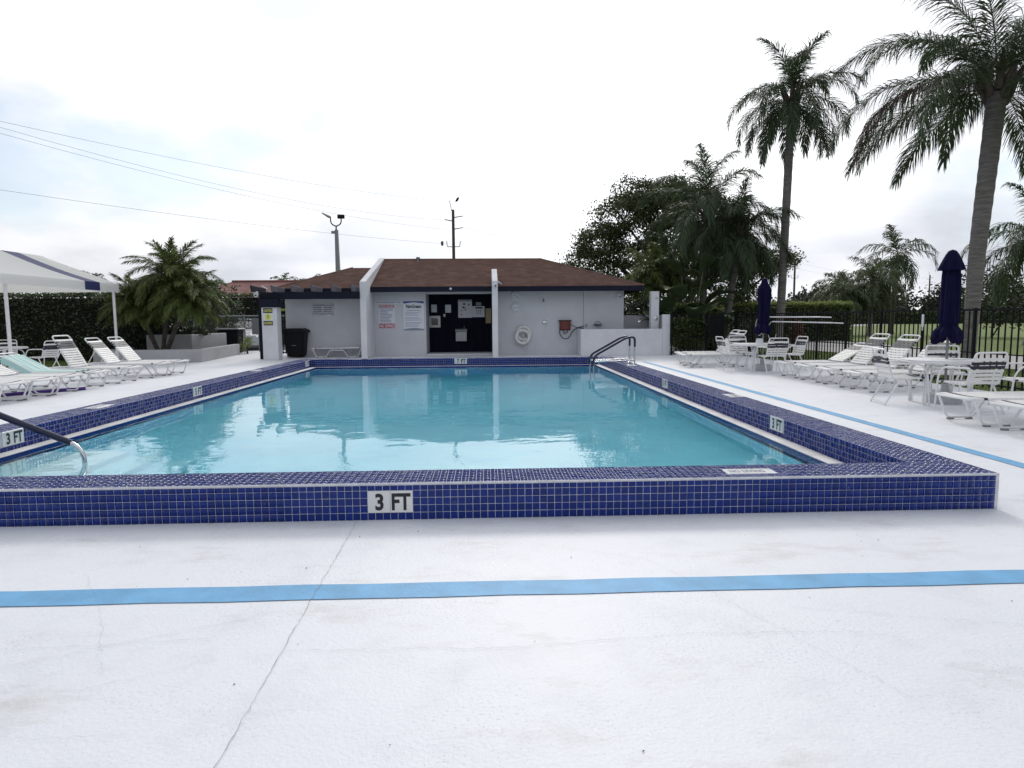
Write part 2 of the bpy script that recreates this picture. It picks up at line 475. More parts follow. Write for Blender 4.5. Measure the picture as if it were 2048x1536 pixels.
def deck_material():
    m = bpy.data.materials.new('white_deck_paint')
    m.use_nodes = True
    t = m.node_tree; L = t.links
    b = t.nodes['Principled BSDF']
    b.inputs['Roughness'].default_value = 0.55
    geo = t.nodes.new('ShaderNodeNewGeometry')
    def noise(sc, det=5, ro=0.6, st=(1, 1, 1), loc=(0, 0, 0)):
        mp = t.nodes.new('ShaderNodeMapping'); mp.inputs['Scale'].default_value = st; mp.inputs['Location'].default_value = loc
        L.new(geo.outputs['Position'], mp.inputs[0])
        n = t.nodes.new('ShaderNodeTexNoise'); n.inputs['Scale'].default_value = sc; n.inputs['Detail'].default_value = det; n.inputs['Roughness'].default_value = ro
        L.new(mp.outputs[0], n.inputs['Vector'])
        return n.outputs['Fac']
    def ramp(src, p0, c0, p1, c1):
        r = t.nodes.new('ShaderNodeValToRGB')
        r.color_ramp.elements[0].position = p0; r.color_ramp.elements[0].color = tuple(c0) + (1,)
        r.color_ramp.elements[1].position = p1; r.color_ramp.elements[1].color = tuple(c1) + (1,)
        L.new(src, r.inputs[0]); return r.outputs[0]
    def mul(a, bb, f=1.0):
        x = t.nodes.new('ShaderNodeMixRGB'); x.blend_type = 'MULTIPLY'; x.inputs[0].default_value = f
        L.new(a, x.inputs[1]); L.new(bb, x.inputs[2]); return x.outputs[0]
    base = ramp(noise(0.55, 4, 0.55), 0.3, (0.70, 0.718, 0.755), 0.7, (0.755, 0.768, 0.795))
    blot = ramp(noise(3.2, 6, 0.65, loc=(5, 2, 0)), 0.30, (0.925, 0.925, 0.93), 0.50, (1, 1, 1))
    # patches where fine grit and dark flecks sit in the paint
    patch = ramp(noise(1.1, 3, 0.6, loc=(2.2, 7.1, 0)), 0.44, (0.05, 0.05, 0.05), 0.64, (0.8, 0.8, 0.8))
    fleck = ramp(noise(70, 3, 0.7), 0.56, (1, 1, 1), 0.68, (0.62, 0.62, 0.65))
    fl = t.nodes.new('ShaderNodeMixRGB'); fl.blend_type = 'MIX'
    L.new(patch, fl.inputs[0]); fl.inputs[1].default_value = (1, 1, 1, 1); L.new(fleck, fl.inputs[2])
    stain = ramp(noise(2.4, 7, 0.7, st=(0.5, 1.2, 1), loc=(9.4, 3.3, 0)), 0.56, (1, 1, 1), 0.74, (0.80, 0.78, 0.74))
    col = mul(mul(mul(base, blot), fl.outputs[0]), stain)
    L.new(col, b.inputs['Base Color'])
    bz = noise(55, 5, 0.6)
    bz2 = noise(9, 4, 0.6)
    add = t.nodes.new('ShaderNodeMath'); add.operation = 'ADD'
    L.new(bz, add.inputs[0]); L.new(bz2, add.inputs[1])
    bp = t.nodes.new('ShaderNodeBump'); bp.inputs['Strength'].default_value = 0.42; bp.inputs['Distance'].default_value = 0.008
    L.new(add.outputs[0], bp.inputs['Height']); L.new(bp.outputs[0], b.inputs['Normal'])
    return m
M_deck = deck_material()

def grass_material():
    m = mat('lawn', (0.095, 0.140, 0.026), 0.9, col2=(0.155, 0.205, 0.045), vscale=1.6, bump=0.7, bscale=40)
    return m
M_grass = grass_material()
M_blade = mat('grass_blade', (0.10, 0.155, 0.028), 0.6, isl=0.4, transl=0.3)

def water_material():
    m = bpy.data.materials.new('pool_water')
    m.use_nodes = True
    t = m.node_tree; L = t.links
    t.nodes.remove(t.nodes['Principled BSDF'])
    out = t.nodes['Material Output']
    g = t.nodes.new('ShaderNodeBsdfGlass'); g.inputs['IOR'].default_value = 1.333; g.inputs['Roughness'].default_value = 0.0
    geo = t.nodes.new('ShaderNodeNewGeometry')
    def noise(sc, st, det, loc=(0, 0, 0)):
        mp = t.nodes.new('ShaderNodeMapping'); mp.inputs['Scale'].default_value = st; mp.inputs['Location'].default_value = loc
        L.new(geo.outputs['Position'], mp.inputs[0])
        n = t.nodes.new('ShaderNodeTexNoise'); n.inputs['Scale'].default_value = sc; n.inputs['Detail'].default_value = det; n.inputs['Roughness'].default_value = 0.5
        L.new(mp.outputs[0], n.inputs['Vector']); return n.outputs['Fac']
    a = noise(1.3, (1, 1, 1), 2)
    bq = noise(6.0, (0.8, 1.2, 1), 2, (3, 1, 0))
    def mulv(x, k):
        n = t.nodes.new('ShaderNodeMath'); n.operation = 'MULTIPLY'; n.inputs[1].default_value = k; L.new(x, n.inputs[0]); return n.outputs[0]
    ad = t.nodes.new('ShaderNodeMath'); ad.operation = 'ADD'
    L.new(mulv(a, 1.0), ad.inputs[0]); L.new(mulv(bq, 0.16), ad.inputs[1])
    bp = t.nodes.new('ShaderNodeBump'); bp.inputs['Strength'].default_value = 1.0; bp.inputs['Distance'].default_value = WAVE
    L.new(ad.outputs[0], bp.inputs['Height']); L.new(bp.outputs[0], g.inputs['Normal'])
    L.new(g.outputs[0], out.inputs['Surface'])
    va = t.nodes.new('ShaderNodeVolumeAbsorption'); va.inputs['Color'].default_value = (0.02, 0.77, 0.965, 1); va.inputs['Density'].default_value = 0.25
    L.new(va.outputs[0], out.inputs['Volume'])
    return m
WAVE = 0.006
M_water = water_material()

# ================================================================== SETTING: ground, deck, paths
XL, XR, Y0, Y1, CW, HC = -5.2767, 3.5725, 4.4542, 19.1767, 0.3936, 0.2536
IXL, IXR, IY0, IY1 = XL + CW, XR - CW, Y0 + CW, Y1 - CW          # inner wall planes
LZ, LW = 0.050, 0.15                                             # gutter ledge height and width
WZ = 0.020                                                       # water level

def sheet(name, rects, z, m, parent=None, kind='structure'):
    b = MB()
    for x0, x1, y0, y1 in rects:
        b.quad((x0, y0, z), (x1, y0, z), (x1, y1, z), (x0, y1, z))
    o = b.build(name, m, parent)
    if parent is None: o['kind'] = kind
    return o
B = 1500.0
ground = sheet('ground', [(-B, B, -B, 4.6), (-B, B, 19.0, B), (-B, -5.1, 4.6, 19.0), (3.4, B, 4.6, 19.0)], -0.05, M_grass)
DX0, DX1 = -16.0, 8.95
deck = sheet('pool_deck', [(DX0, DX1, -6.0, Y0 + 0.05), (DX0, XL + 0.05, Y0 + 0.05, 20.2), (XR - 0.05, DX1, Y0 + 0.05, 20.2),
                           (XL + 0.05, XR - 0.05, Y1 - 0.05, 20.2), (-12.3, DX1, 20.2, 30.5)], 0.0, M_deck)
# painted light blue line: in front of the pool and along its right side
b = MB()
for i in range(40):
    xa, xb = -9 + 14.0 * i / 40, -9 + 14.0 * (i + 1) / 40
    j = lambda x, s: 0.005 * math.sin(x * 7.1 + s) + 0.004 * math.sin(x * 17.3 + 2 * s)
    if xb > 4.74: xb = 4.74; 
    if xa >= xb: continue
    b.quad((xa, 3.165 + j(xa, 1), 0.004), (xb, 3.165 + j(xb, 1), 0.004), (xb, 3.345 + j(xb, 2), 0.004), (xa, 3.345 + j(xa, 2), 0.004))
b.build('painted_line', M_blue, deck)
b = MB()
n = 60
for i in range(n):
    ya, yb = 3.165 + 17.2 * i / n, 3.165 + 17.2 * (i + 1) / n
    j = lambda y, s: 0.005 * math.sin(y * 6.3 + s) + 0.003 * math.sin(y * 15.1 + 2 * s)
    b.quad((4.742 + j(ya, 1), ya, 0.004), (4.895 + j(ya, 3), ya, 0.004), (4.895 + j(yb, 3), yb, 0.004), (4.742 + j(yb, 1), yb, 0.004))
b.build('painted_line', M_blue, deck)

def crack(pts, w, seed, step=0.03, amp=0.006):
    r = random.Random(seed)
    P = []
    for (ax, ay), (bx, by) in zip(pts[:-1], pts[1:]):
        d = math.hypot(bx - ax, by - ay); k = max(2, int(d / step))
        for i in range(k):
            t = i / k
            P.append((ax + (bx - ax) * t + r.gauss(0, amp), ay + (by - ay) * t + r.gauss(0, amp)))
    P.append(pts[-1])
    q = MB()
    prev = None
    for i in range(len(P)):
        a = P[max(0, i - 1)]; c = P[min(len(P) - 1, i + 1)]
        dx, dy = c[0] - a[0], c[1] - a[1]; l = math.hypot(dx, dy) or 1
        ww = w * r.uniform(0.35, 1.2)
        L_ = (P[i][0] - dy / l * ww / 2, P[i][1] + dx / l * ww / 2, 0.006); R_ = (P[i][0] + dy / l * ww / 2, P[i][1] - dx / l * ww / 2, 0.006)
        if prev: q.quad(prev[0], prev[1], R_, L_)
        prev = (L_, R_)
    return q.build('crack', M_crack, deck)
crack([(-0.89, 4.44), (-0.87, 3.4), (-0.84, 1.94), (-0.83, 0.6)], 0.0028, 1, amp=0.003)
crack([(-3.6, 2.72), (-2.3, 2.70), (-1.2, 2.78)], 0.0013, 2)
crack([(-0.87, 2.66), (0.1, 2.64), (0.9, 2.72), (1.6, 2.70)], 0.0013, 3)
crack([(-3.1, 2.1), (-2.2, 2.45), (-1.0, 3.02)], 0.0011, 4)
crack([(-2.4, 2.05), (-1.6, 2.35), (-1.1, 2.6)], 0.0009, 5)
crack([(-2.6, 1.95), (-1.7, 2.1), (-1.2, 2.12)], 0.0009, 6)
crack([(-2.2, 3.6), (-1.8, 3.05), (-1.5, 2.5)], 0.0009, 7)
crack([(1.4, 2.95), (2.2, 2.75), (3.4, 2.5)], 0.0009, 8)
crack([(3.6, 4.35), (4.2, 4.15), (6.5, 3.9)], 0.0013, 9)
crack([(0.3, 3.9), (0.9, 3.6), (1.2, 2.9), (1.5, 2.2)], 0.0010, 10)
crack([(5.0, 7.2), (7.5, 7.0)], 0.0016, 11)
crack([(5.0, 10.9), (6.5, 10.5), (8.9, 10.4)], 0.0016, 12)
# loose grit along the foot of the coping and specks on the paint
q = MB()
for i in range(420):
    x = rnd.uniform(-3.4, 3.6) if i % 3 else rnd.gauss(1.2, .5); y = Y0 - 0.003 - abs(rnd.gauss(0, 0.005)); s = rnd.uniform(0.002, 0.005)
    q.add([(x, y, 0.004), (x + s * rnd.uniform(1, 5), y + rnd.uniform(-s, s), 0.005), (x + s, y - s, 0.005), (x + s, y - s * 0.4, 0.004 + s * 0.6)], [(0, 1, 3), (1, 2, 3), (2, 0, 3)])
for i in range(90):
    x = rnd.uniform(-3, 6); y = rnd.uniform(1.6, 8.0)
    if XL - .1 < x < XR + .1 and y > Y0 - .1: continue
    s = rnd.uniform(0.002, 0.0055)
    q.add([(x, y, 0.003), (x + s * 2, y + s, 0.003), (x + s, y + s * 1.6, 0.003), (x + s, y + s, 0.003 + s)], [(0, 1, 3), (1, 2, 3), (2, 0, 3)])
gr = q.build('grit', M_grime, deck); gr['kind'] = 'stuff'

# concrete cart path beyond the fence, curving away across the lawn
pl = [(13.4, 5), (13.4, 18), (13.2, 27), (13.0, 33), (16.5, 45), (24, 62), (36, 84), (62, 118), (120, 182)]
pr = [(17.3, 5), (17.7, 20), (19.0, 30), (19.6, 36), (22.4, 45), (30.5, 64), (42, 80), (70, 112), (130, 172)]
q = MB()
for i in range(len(pl) - 1):
    q.quad((pl[i][0], pl[i][1], -0.025), (pr[i][0], pr[i][1], -0.025), (pr[i + 1][0], pr[i + 1][1], -0.025), (pl[i + 1][0], pl[i + 1][1], -0.025))
o = q.build('path', M_path); o['kind'] = 'structure'
o = sheet('parking_lot', [(-45, -7.75, 30.5, 38)], -0.02, M_asph)

# ================================================================== SETTING: the pool
pool = struct('swimming_pool')
c = MB()
e = 0.0002; ht = HC - 0.0012
c.box(XL + e, XR - e, Y0 + e, IY0 - e, -0.3, ht)
c.box(XL + e, XR - e, IY1 + e, Y1 - e, -0.3, ht)
c.box(XL + e, IXL - e, IY0 - e, IY1 + e, -0.3, ht)
c.box(IXR + e, XR - e, IY0 - e, IY1 + e, -0.3, ht)
e = 0.004
coping = c.build('coping', M_grout, pool)
# white rounded nosing along the outer top edge of the front
c = MB()
c.box(XL - 0.002, XR + 0.002, Y0 - 0.003, Y0 + 0.012, 0.2405, HC + 0.001)
c.build('nosing', M_nosing, pool, bevel=0.004)
# gutter ledge
c = MB()
c.box(IXL - e, IXR + e, IY0 - e, IY0 + LW, -0.3, LZ)
c.box(IXL - e, IXR + e, IY1 - LW, IY1 + e, -0.3, LZ)
c.box(IXL - e, IXL + LW, IY0 + LW, IY1 - LW, -0.3, LZ)
c.box(IXR - LW, IXR + e, IY0 + LW, IY1 - LW, -0.3, LZ)
c.build('gutter_ledge', M_ledge, pool)
# blue waterline band on the ledge face
c = MB()
bx0, bx1, by0, by1 = IXL + LW, IXR - LW, IY0 + LW, IY1 - LW
c.box(bx0, bx0 + 0.004, by0, by1, -0.18, LZ - 0.006)
c.box(bx1 - 0.004, bx1, by0, by1, -0.18, LZ - 0.006)
c.box(bx0 + 0.004, bx1 - 0.004, by1 - 0.004, by1, -0.18, LZ - 0.006)
c.box(bx0 + 0.004, bx1 - 0.004, by0, by0 + 0.004, -0.18, LZ - 0.006)
c.build('waterline_band', M_tile, pool)
# basin: 3 ft at the near end sloping to 7 ft at the far end
c = MB()
za, zb = -0.95, -2.05
ym = 12.0
P = lambda x, y, z: (x, y, z)
zm = -1.25
for (ya, yb, z1, z2) in ((by0, ym, za, zm), (ym, by1, zm, zb)):
    c.quad((bx0, ya, z1), (bx1, ya, z1), (bx1, yb, z2), (bx0, yb, z2))
    c.quad((bx0, ya, z1), (bx0, yb, z2), (bx0, yb, -0.17), (bx0, ya, -0.17))
    c.quad((bx1, ya, z1), (bx1, ya, -0.17), (bx1, yb, -0.17), (bx1, yb, z2))
c.quad((bx0, by0, za), (bx0, by0, -0.17), (bx1, by0, -0.17), (bx1, by0, za))
c.quad((bx0, by1, zb), (bx1, by1, zb), (bx1, by1, -0.17), (bx0, by1, -0.17))
c.build('basin', M_plaster, pool)
for k in range(3):                                  # entry steps in the near corner
    c = MB()
    c.box(bx0 + 0.002, bx0 + 1.6 - 0.35 * k, by0 + 0.3, by0 + 2.2, -0.94 + 0.24 * k + (0.002 if k else 0), -0.70 + 0.24 * k)
    c.build('step', M_plaster, pool, bevel=0.02)
# water: closed body with absorbing volume
c = MB()
c.box(bx0 - 0.05, bx1 + 0.05, by0 - 0.05, by1 + 0.05, -2.4, WZ)
water = c.build('pool_water', M_water)
water['kind'] = 'structure'

# ---- tiles
TP = 0.0508; TS = 0.0489; TT = 0.006
def tile_mesh(w, h, name):
    q = MB(); b_ = 0.0010
    x, z = w / 2, h / 2
    q.add([(-x, 0, -z), (x, 0, -z), (x, 0, z), (-x, 0, z), (-x + b_, -TT, -z + b_), (x - b_, -TT, -z + b_), (x - b_, -TT, z - b_), (-x + b_, -TT, z - b_)],
          [(4, 5, 6, 7), (0, 1, 5, 4), (1, 2, 6, 5), (2, 3, 7, 6), (3, 0, 4, 7)])
    return q.mesh(name, M_tile)
FM = -0.819                       # left edge of the front depth marker: a grid line
GX = lambda k: FM + TP * k
front = []                        # (x centre, z centre, h)
k0 = int((XL - FM) / TP); k1 = int((XR - FM) / TP)
for k in range(k0, k1 + 1):
    for r in range(5):
        z0_ = r * TP; h = TS if r < 4 else 0.0345
        if 0 <= k < 6 and 1 <= r <= 3: continue
        xc = GX(k) + TP / 2
        if xc - TP / 2 < XL or xc + TP / 2 > XR + 0.002: continue
        front.append((xc, z0_ + 0.0010 + h / 2, h))
front.sort(key=lambda t: (t[0] - 0.25) ** 2)
meF = tile_mesh(TS, TS, 'tile'); meC = tile_mesh(TS, 0.0345, 'tile_cut')
tr = random.Random(3)
for (x, z, h) in front[:300]:
    newobj('tile', meF if h > 0.04 else meC, pool, (x + tr.gauss(0, 0.0003), Y0 + 0.004, z + tr.gauss(0, 0.0003)), (tr.gauss(0, 0.008), 0, tr.gauss(0, 0.008)))
# all other tiles as one joined mesh (bulk)
VV, FF = [], []
unit = np.array([(-.5, 0, -.5), (.5, 0, -.5), (.5, 0, .5), (-.5, 0, .5), (-.485, 1, -.485), (.485, 1, -.485), (.485, 1, .485), (-.485, 1, .485)])
uf = np.array([(4, 5, 6, 7), (0, 1, 5, 4), (1, 2, 6, 5), (2, 3, 7, 6), (3, 0, 4, 7)])
def put(c, u, v, nrm, su, sv):
    """tile at c with edge axes u, v, outward normal nrm"""
    c, u, v, nrm = map(np.array, (c, u, v, nrm))
    jit = np.array(nrm) * tr.uniform(-0.0007, 0.0005)
    V = c + jit + unit[:, :1] * su * u + unit[:, 2:] * sv * v + unit[:, 1:2] * TT * nrm
    FF.append(uf + 8 * len(VV)); VV.append(V)
for (x, z, h) in front[300:]:
    put((x, Y0 + 0.004, z), (1, 0, 0), (0, 0, 1), (0, -1, 0), TS, h)
def blocked(x, y):
    for (ax, bx, ay, by) in PLAQ:
        if ax - .02 < x < bx + .02 and ay - .02 < y < by + .02: return True
    return False
PLAQ = [(1.70, 2.005, 4.565, 4.712), (3.405, 3.555, 9.07, 9.42), (-5.15, -5.01, 8.68, 9.02), (-5.20, -5.06, 14.8, 15.15), (3.30, 3.45, 15.3, 15.62), (-3.9, -3.55, 18.86, 19.0)]
zt = HC - 0.006
# tops
nx = int((XR - XL) / TP)
for i in range(nx):
    x = XR - TP * (i + 0.5)
    for r in range(8):
        h = TS if r < 7 else 0.020
        yc = Y0 + 0.0125 + TP * r + h / 2
        if not blocked(x, yc): put((x, yc, zt), (1, 0, 0), (0, 1, 0), (0, 0, 1), TS, h)
        yc = Y1 - 0.0025 - TP * r - h / 2
        if not blocked(x, yc): put((x, yc, zt), (1, 0, 0), (0, 1, 0), (0, 0, 1), TS, h)
ny = int((IY1 - IY0) / TP)
for i in range(ny):
    y = IY0 + TP * (i + 0.5)
    for r in range(8):
        h = TS if r < 7 else 0.034
        xc = XR - 0.0015 - TP * r - h / 2
        if not blocked(xc, y): put((xc, y, zt), (0, 1, 0), (1, 0, 0), (0, 0, 1), TS, h)
        xc = XL + 0.0015 + TP * r + h / 2
        if not blocked(xc, y): put((xc, y, zt), (0, 1, 0), (1, 0, 0), (0, 0, 1), TS, h)
MARK = [(-1, 6.81, '3'), (-1, 11.22, '5'), (-1, 18.15, '7'), (1, 7.005, '3'), (1, 11.64, '5')]   # side, start y, figure
for i in range(ny):
    y = IY0 + TP * (i + 0.5)
    for r in range(4):
        z = LZ + TP * (r + 0.5) - 0.0006
        for sd in (-1, 1):
            if r >= 1 and any(s == sd and a - 0.02 < y < a + 0.325 for s, a, _ in MARK): continue
            X = IXL if sd < 0 else IXR
            put((X + 0.004 * sd, y, z), (0, 1, 0), (0, 0, 1), (-sd, 0, 0), TS, TS)
for i in range(int((IXR - IXL) / TP)):
    x = IXL + TP * (i + 0.5)
    for r in range(4):
        if r >= 1 and -0.92 < x < -0.58: continue
        z = LZ + TP * (r + 0.5) - 0.0006
        put((x, IY1 + 0.004, z), (1, 0, 0), (0, 0, 1), (0, -1, 0), TS, TS)
        put((x, IY0 - 0.004, z), (1, 0, 0), (0, 0, 1), (0, 1, 0), TS, TS)
# outer faces of the side copings
for i in range(int((Y1 - Y0) / TP)):
    y = Y0 + TP * (i + 0.5)
    for r in range(4):
        for sd in (-1, 1):
            X = XL if sd < 0 else XR
            put((X - 0.004 * sd, y, TP * (r + 0.5)), (0, 1, 0), (0, 0, 1), (sd, 0, 0), TS, TS)
o = newobj('coping_tiles', np_mesh('coping_tiles', np.concatenate(VV), np.concatenate(FF), M_tile), pool)
o['kind'] = 'stuff'

# ---- depth markers
def depth_marker(c, u, nrm, rot, fig):
    """c: centre of the 12 x 6 in pair of white tiles"""
    c = Vector(c); u = Vector(u); nrm = Vector(nrm)
    root = None
    for s, word in ((-1, fig), (1, 'FT')):
        q = MB()
        cc = c + u * (0.0762 * s)
        hh = 0.0752
        up = Vector((0, 0, 1))
        a = [cc + u * (x * hh) + up * (z * hh) + nrm * d for d in (0.0, 0.008) for x, z in ((-1, -1), (1, -1), (1, 1), (-1, 1))]
        q.add(a, [(0, 1, 2, 3), (4, 5, 6, 7), (0, 1, 5, 4), (1, 2, 6, 5), (2, 3, 7, 6), (3, 0, 4, 7)])
        t = q.build('depth_marker', M_wtile, pool, bevel=0.002)
        if len(word) == 1:
            text(word, t, cc + nrm * 0.0092 + u * 0.004, 0.056, 0.118, rot, M_ink)
        else:
            text(word, t, cc + nrm * 0.0092 - u * 0.002, 0.128, 0.118, rot, M_ink)
depth_marker((FM + 0.1524, Y0 + 0.001, 2.5 * TP), (1, 0, 0), (0, -1, 0), (PI / 2, 0, 0), '3')
depth_marker((-0.745, IY1 + 0.001, LZ + 2.5 * TP), (1, 0, 0), (0, -1, 0), (PI / 2, 0, 0), '7')
for sd, a, fg in MARK:
    if sd < 0: depth_marker((IXL - 0.001, a + 0.1524, LZ + 2.5 * TP), (0, 1, 0), (1, 0, 0), (PI / 2, 0, PI / 2), fg)
    else: depth_marker((IXR + 0.001, a + 0.1524, LZ + 2.5 * TP), (0, -1, 0), (-1, 0, 0), (PI / 2, 0, -PI / 2), fg)
for i, (ax, bx, ay, by) in enumerate(PLAQ):
    q = MB(); q.box(ax, bx, ay, by, HC - 0.008, HC + 0.001)
    t = q.build('no_diving_plaque', M_wtile, pool, bevel=0.0015)
    cx, cy = (ax + bx) / 2, (ay + by) / 2
    if bx - ax > by - ay: text('NO DIVING', t, (cx, cy, HC + 0.0026), (bx - ax) * .84, (by - ay) * .55, (0, 0, 0), M_greyink)
    else: text('NO DIVING', t, (cx, cy, HC + 0.0026), (by - ay) * .84, (bx - ax) * .55, (0, 0, PI / 2 if cx < 0 else -PI / 2), M_greyink)

# ---- hand rails
def rail(name, label, paths, covers, group=None):
    loc = Vector(paths[0][0]); loc.z = 0
    t = thing(name, label, 'handrail', loc, 0, group)
    for p_ in paths:
        q = MB(); q.tube(p_, 0.021, 12); q.build('rail_tube', M_chrome, t, smooth=True)
    for p_, r_ in covers:
        q = MB(); q.tube(p_, r_, 12); q.build('grip_cover', M_vinyl, t, smooth=True)
    for p_ in paths[:1]:
        q = MB(); q.lathe([(0.05, 0), (0.05, 0.008), (0.03, 0.02)], 16, (p_[0][0], p_[0][1], HC)); q.build('escutcheon', M_chrome, t, smooth=True)
    return t
for yy, lab in ((15.85, 'stainless pool handrail with navy grip, nearer of the far pair'), (16.42, 'stainless pool handrail with navy grip, farther of the far pair')):
    main = fillet([(3.53, yy, HC), (3.53, yy, 0.90), (3.33, yy, 0.88), (2.56, yy, 0.45), (2.52, yy, -0.9)], 0.16, 6)
    grip = fillet([(3.53, yy, 0.66), (3.53, yy, 0.90), (3.33, yy, 0.88), (2.56, yy, 0.45), (2.525, yy, 0.22)], 0.16, 6)
    bar = [(3.53, yy, 0.34), (2.55, yy, 0.31)]
    rail('pool_handrail', lab, [main, bar], [(grip, 0.027)], 'pair of handrails at the deep end')
yy = 6.42
main = fillet([(-5.1, yy, HC), (-5.12, yy, 0.80), (-4.90, yy, 0.61), (-3.86, yy, 0.165), (-3.80, yy, -0.75)], 0.13, 6)
grip = fillet([(-5.105, yy, 0.5), (-5.12, yy, 0.80), (-4.90, yy, 0.61), (-3.965, yy, 0.21)], 0.13, 6)
rail('pool_handrail', 'stainless handrail with thick navy cover in the shallow corner', [main], [(grip, 0.031)])

# ================================================================== POOL HOUSE
WY = 25.0                     # front wall plane
PF = 23.35                    # front of the fin walls
EZ0, EZ1 = 2.33, 2.50         # fascia bottom / top
EY = 24.30                    # eave line
house = thing('pool_house', 'low grey pool house with brown shingle hip roof behind the pool', 'building', (0.5, WY, 0))
def wallbox(x0, x1, y0, y1, z0, z1, name='wall', m=None, par=None, bev=0.006):
    q = MB(); q.box(x0, x1, y0, y1, z0, z1)
    return q.build(name, m or M_wall, par or house, bevel=bev)
wallbox(-7.40, -4.36, WY, 31.0, 0, 2.42)
wallbox(-4.15, -2.25, WY + 0.002, 31.0, 0, EZ0 + .06)
wallbox(0.40, 3.615, WY, 31.0, 0, EZ0 + .06)
wallbox(3.625, 5.14, WY + 0.004, 31.0, 0, EZ0 + .06)
wallbox(-2.248, 0.398, WY + 0.05, WY + 0.2, 2.28, EZ0 + .05, 'lintel')
wallbox(-2.248, 0.398, 26.36, 26.5, 0, EZ0 + .05, 'wall', M_navy)
wallbox(-2.248, 0.398, WY + 0.2, 26.36, 2.30, 2.36, 'porch_ceiling', M_navy)
wallbox(-2.247, 0.397, WY + 0.02, 26.3, 0.0, 0.06, 'door_step', M_fin)
for k in range(24):
    x0 = -2.24 + k * 0.11
    q = MB(); q.box(x0, x0 + 0.104, 26.335, 26.36, 0.061, 2.29)
    q.build('plank', M_plank, house, bevel=0.006)
wallbox(3.615, 3.625, WY + 0.012, WY + 0.03, 0.0, EZ0, 'wall_joint', M_ink, bev=0)
# fin walls that climb with the roof
for (x0, x1, ye, ze, kind) in ((-4.36, -4.15, 27.85, 3.86, 0), (0.20, 0.395, 25.2, 3.20, 1)):
    q = MB()
    if kind == 0: q.prism([(PF, 0), (PF, 2.66), (ye, ze), (ye, 2.2), (26.0, 2.2), (26.0, 0)], x0, x1, 'x')
    else: q.prism([(PF, 0), (PF, 2.66), (ye, ze), (ye, 2.2), (WY + .3, 0)], x0, x1, 'x')
    q.build('fin_wall', M_fin, house, bevel=0.012)
# roof: main hip
def roof_face(tag_, x0, x1, rx0, rx1, ey, ez, ry, rz, courses, pitch_tab=0.31, thick=0.020, seed=1):
    """front slope from the eave (x0..x1 at ey,ez) to the ridge (rx0..rx1 at ry,rz): shingle tabs, course over course"""
    r = random.Random(seed)
    VV_, FF_ = [], []
    for c_ in range(courses):
        t0, t1 = c_ / courses, (c_ + 1.25) / courses
        t1 = min(t1, 1.0)
        def lerp(a, b_, t): return a + (b_ - a) * t
        yl, zl = lerp(ey, ry, t0), lerp(ez, rz, t0) + thick
        yu, zu = lerp(ey, ry, t1), lerp(ez, rz, t1) + 0.001
        L0, R0 = lerp(x0, rx0, t0), lerp(x1, rx1, t0)
        L1, R1 = lerp(x0, rx0, t1), lerp(x1, rx1, t1)
        x = x0 - r.uniform(0, pitch_tab)
        while x < x1:
            w = pitch_tab * r.uniform(0.75, 1.2)
            a, b_ = x, x + w - 0.006
            x += w
            al, bl = max(a, L0), min(b_, R0); au, bu = max(a, L1), min(b_, R1)
            if bl - al < 0.01: continue
            if bu < au: m_ = min(max((al + bl) / 2, L1), R1); au = bu = m_
            dz = r.uniform(-0.002, 0.003)
            V = [(al, yl, zl - 0.012), (bl, yl, zl - 0.012), (bl, yl, zl + dz), (al, yl, zl + dz), (au, yu, zu), (bu, yu, zu)]
            k = len(VV_) * 6
            VV_.append(V); FF_ += [(k, k + 1, k + 2, k + 3), (k + 3, k + 2, k + 5, k + 4)]
    return np.array(VV_).reshape(-1, 3), np.array(FF_)
RY, RZ = 27.80, 3.77
sl = (RZ - 2.50) / (RY - EY)
RX1 = 2.20; EX1 = 5.70
q = MB()
YB = 2 * RY - EY
q.add([(-4.20, EY, EZ1), (EX1, EY, EZ1), (EX1, YB, EZ1), (-4.20, YB, EZ1), (-4.20, RY, RZ), (RX1, RY, RZ)],
      [(0, 1, 5, 4), (1, 2, 5), (2, 3, 4, 5), (0, 4, 3), (0, 3, 2, 1)])
roof = q.build('roof', M_shingle, house)
rl = wloc(roof)
V_, F_ = roof_face('m', -4.15, EX1 + .03, -4.15, RX1, EY - 0.04, EZ1 + .012, RY, RZ + .012, 27, seed=5)
o = newobj('shingle_courses', np_mesh('shingle_courses', V_ - np.array(rl), F_, M_shingle), roof); o['kind'] = 'stuff'
# right hip slope courses (seen edge on) as a ridge cap
q = MB(); q.tube([(EX1 + .02, EY - .03, EZ1 + .03), (RX1, RY, RZ + .03)], 0.035, 6); q.build('hip_cap', M_shingle, roof)
q = MB(); q.tube([(-4.15, RY, RZ + .02), (RX1, RY, RZ + .02)], 0.035, 6); q.build('ridge_cap', M_shingle, roof)
q = MB(); q.lathe([(0.05, 0), (0.05, 0.12), (0.08, 0.14), (0.08, 0.2), (0.02, 0.22)], 10, (-2.75, RY - .3, RZ - .12)); q.build('vent_pipe', M_galv, roof, smooth=True)
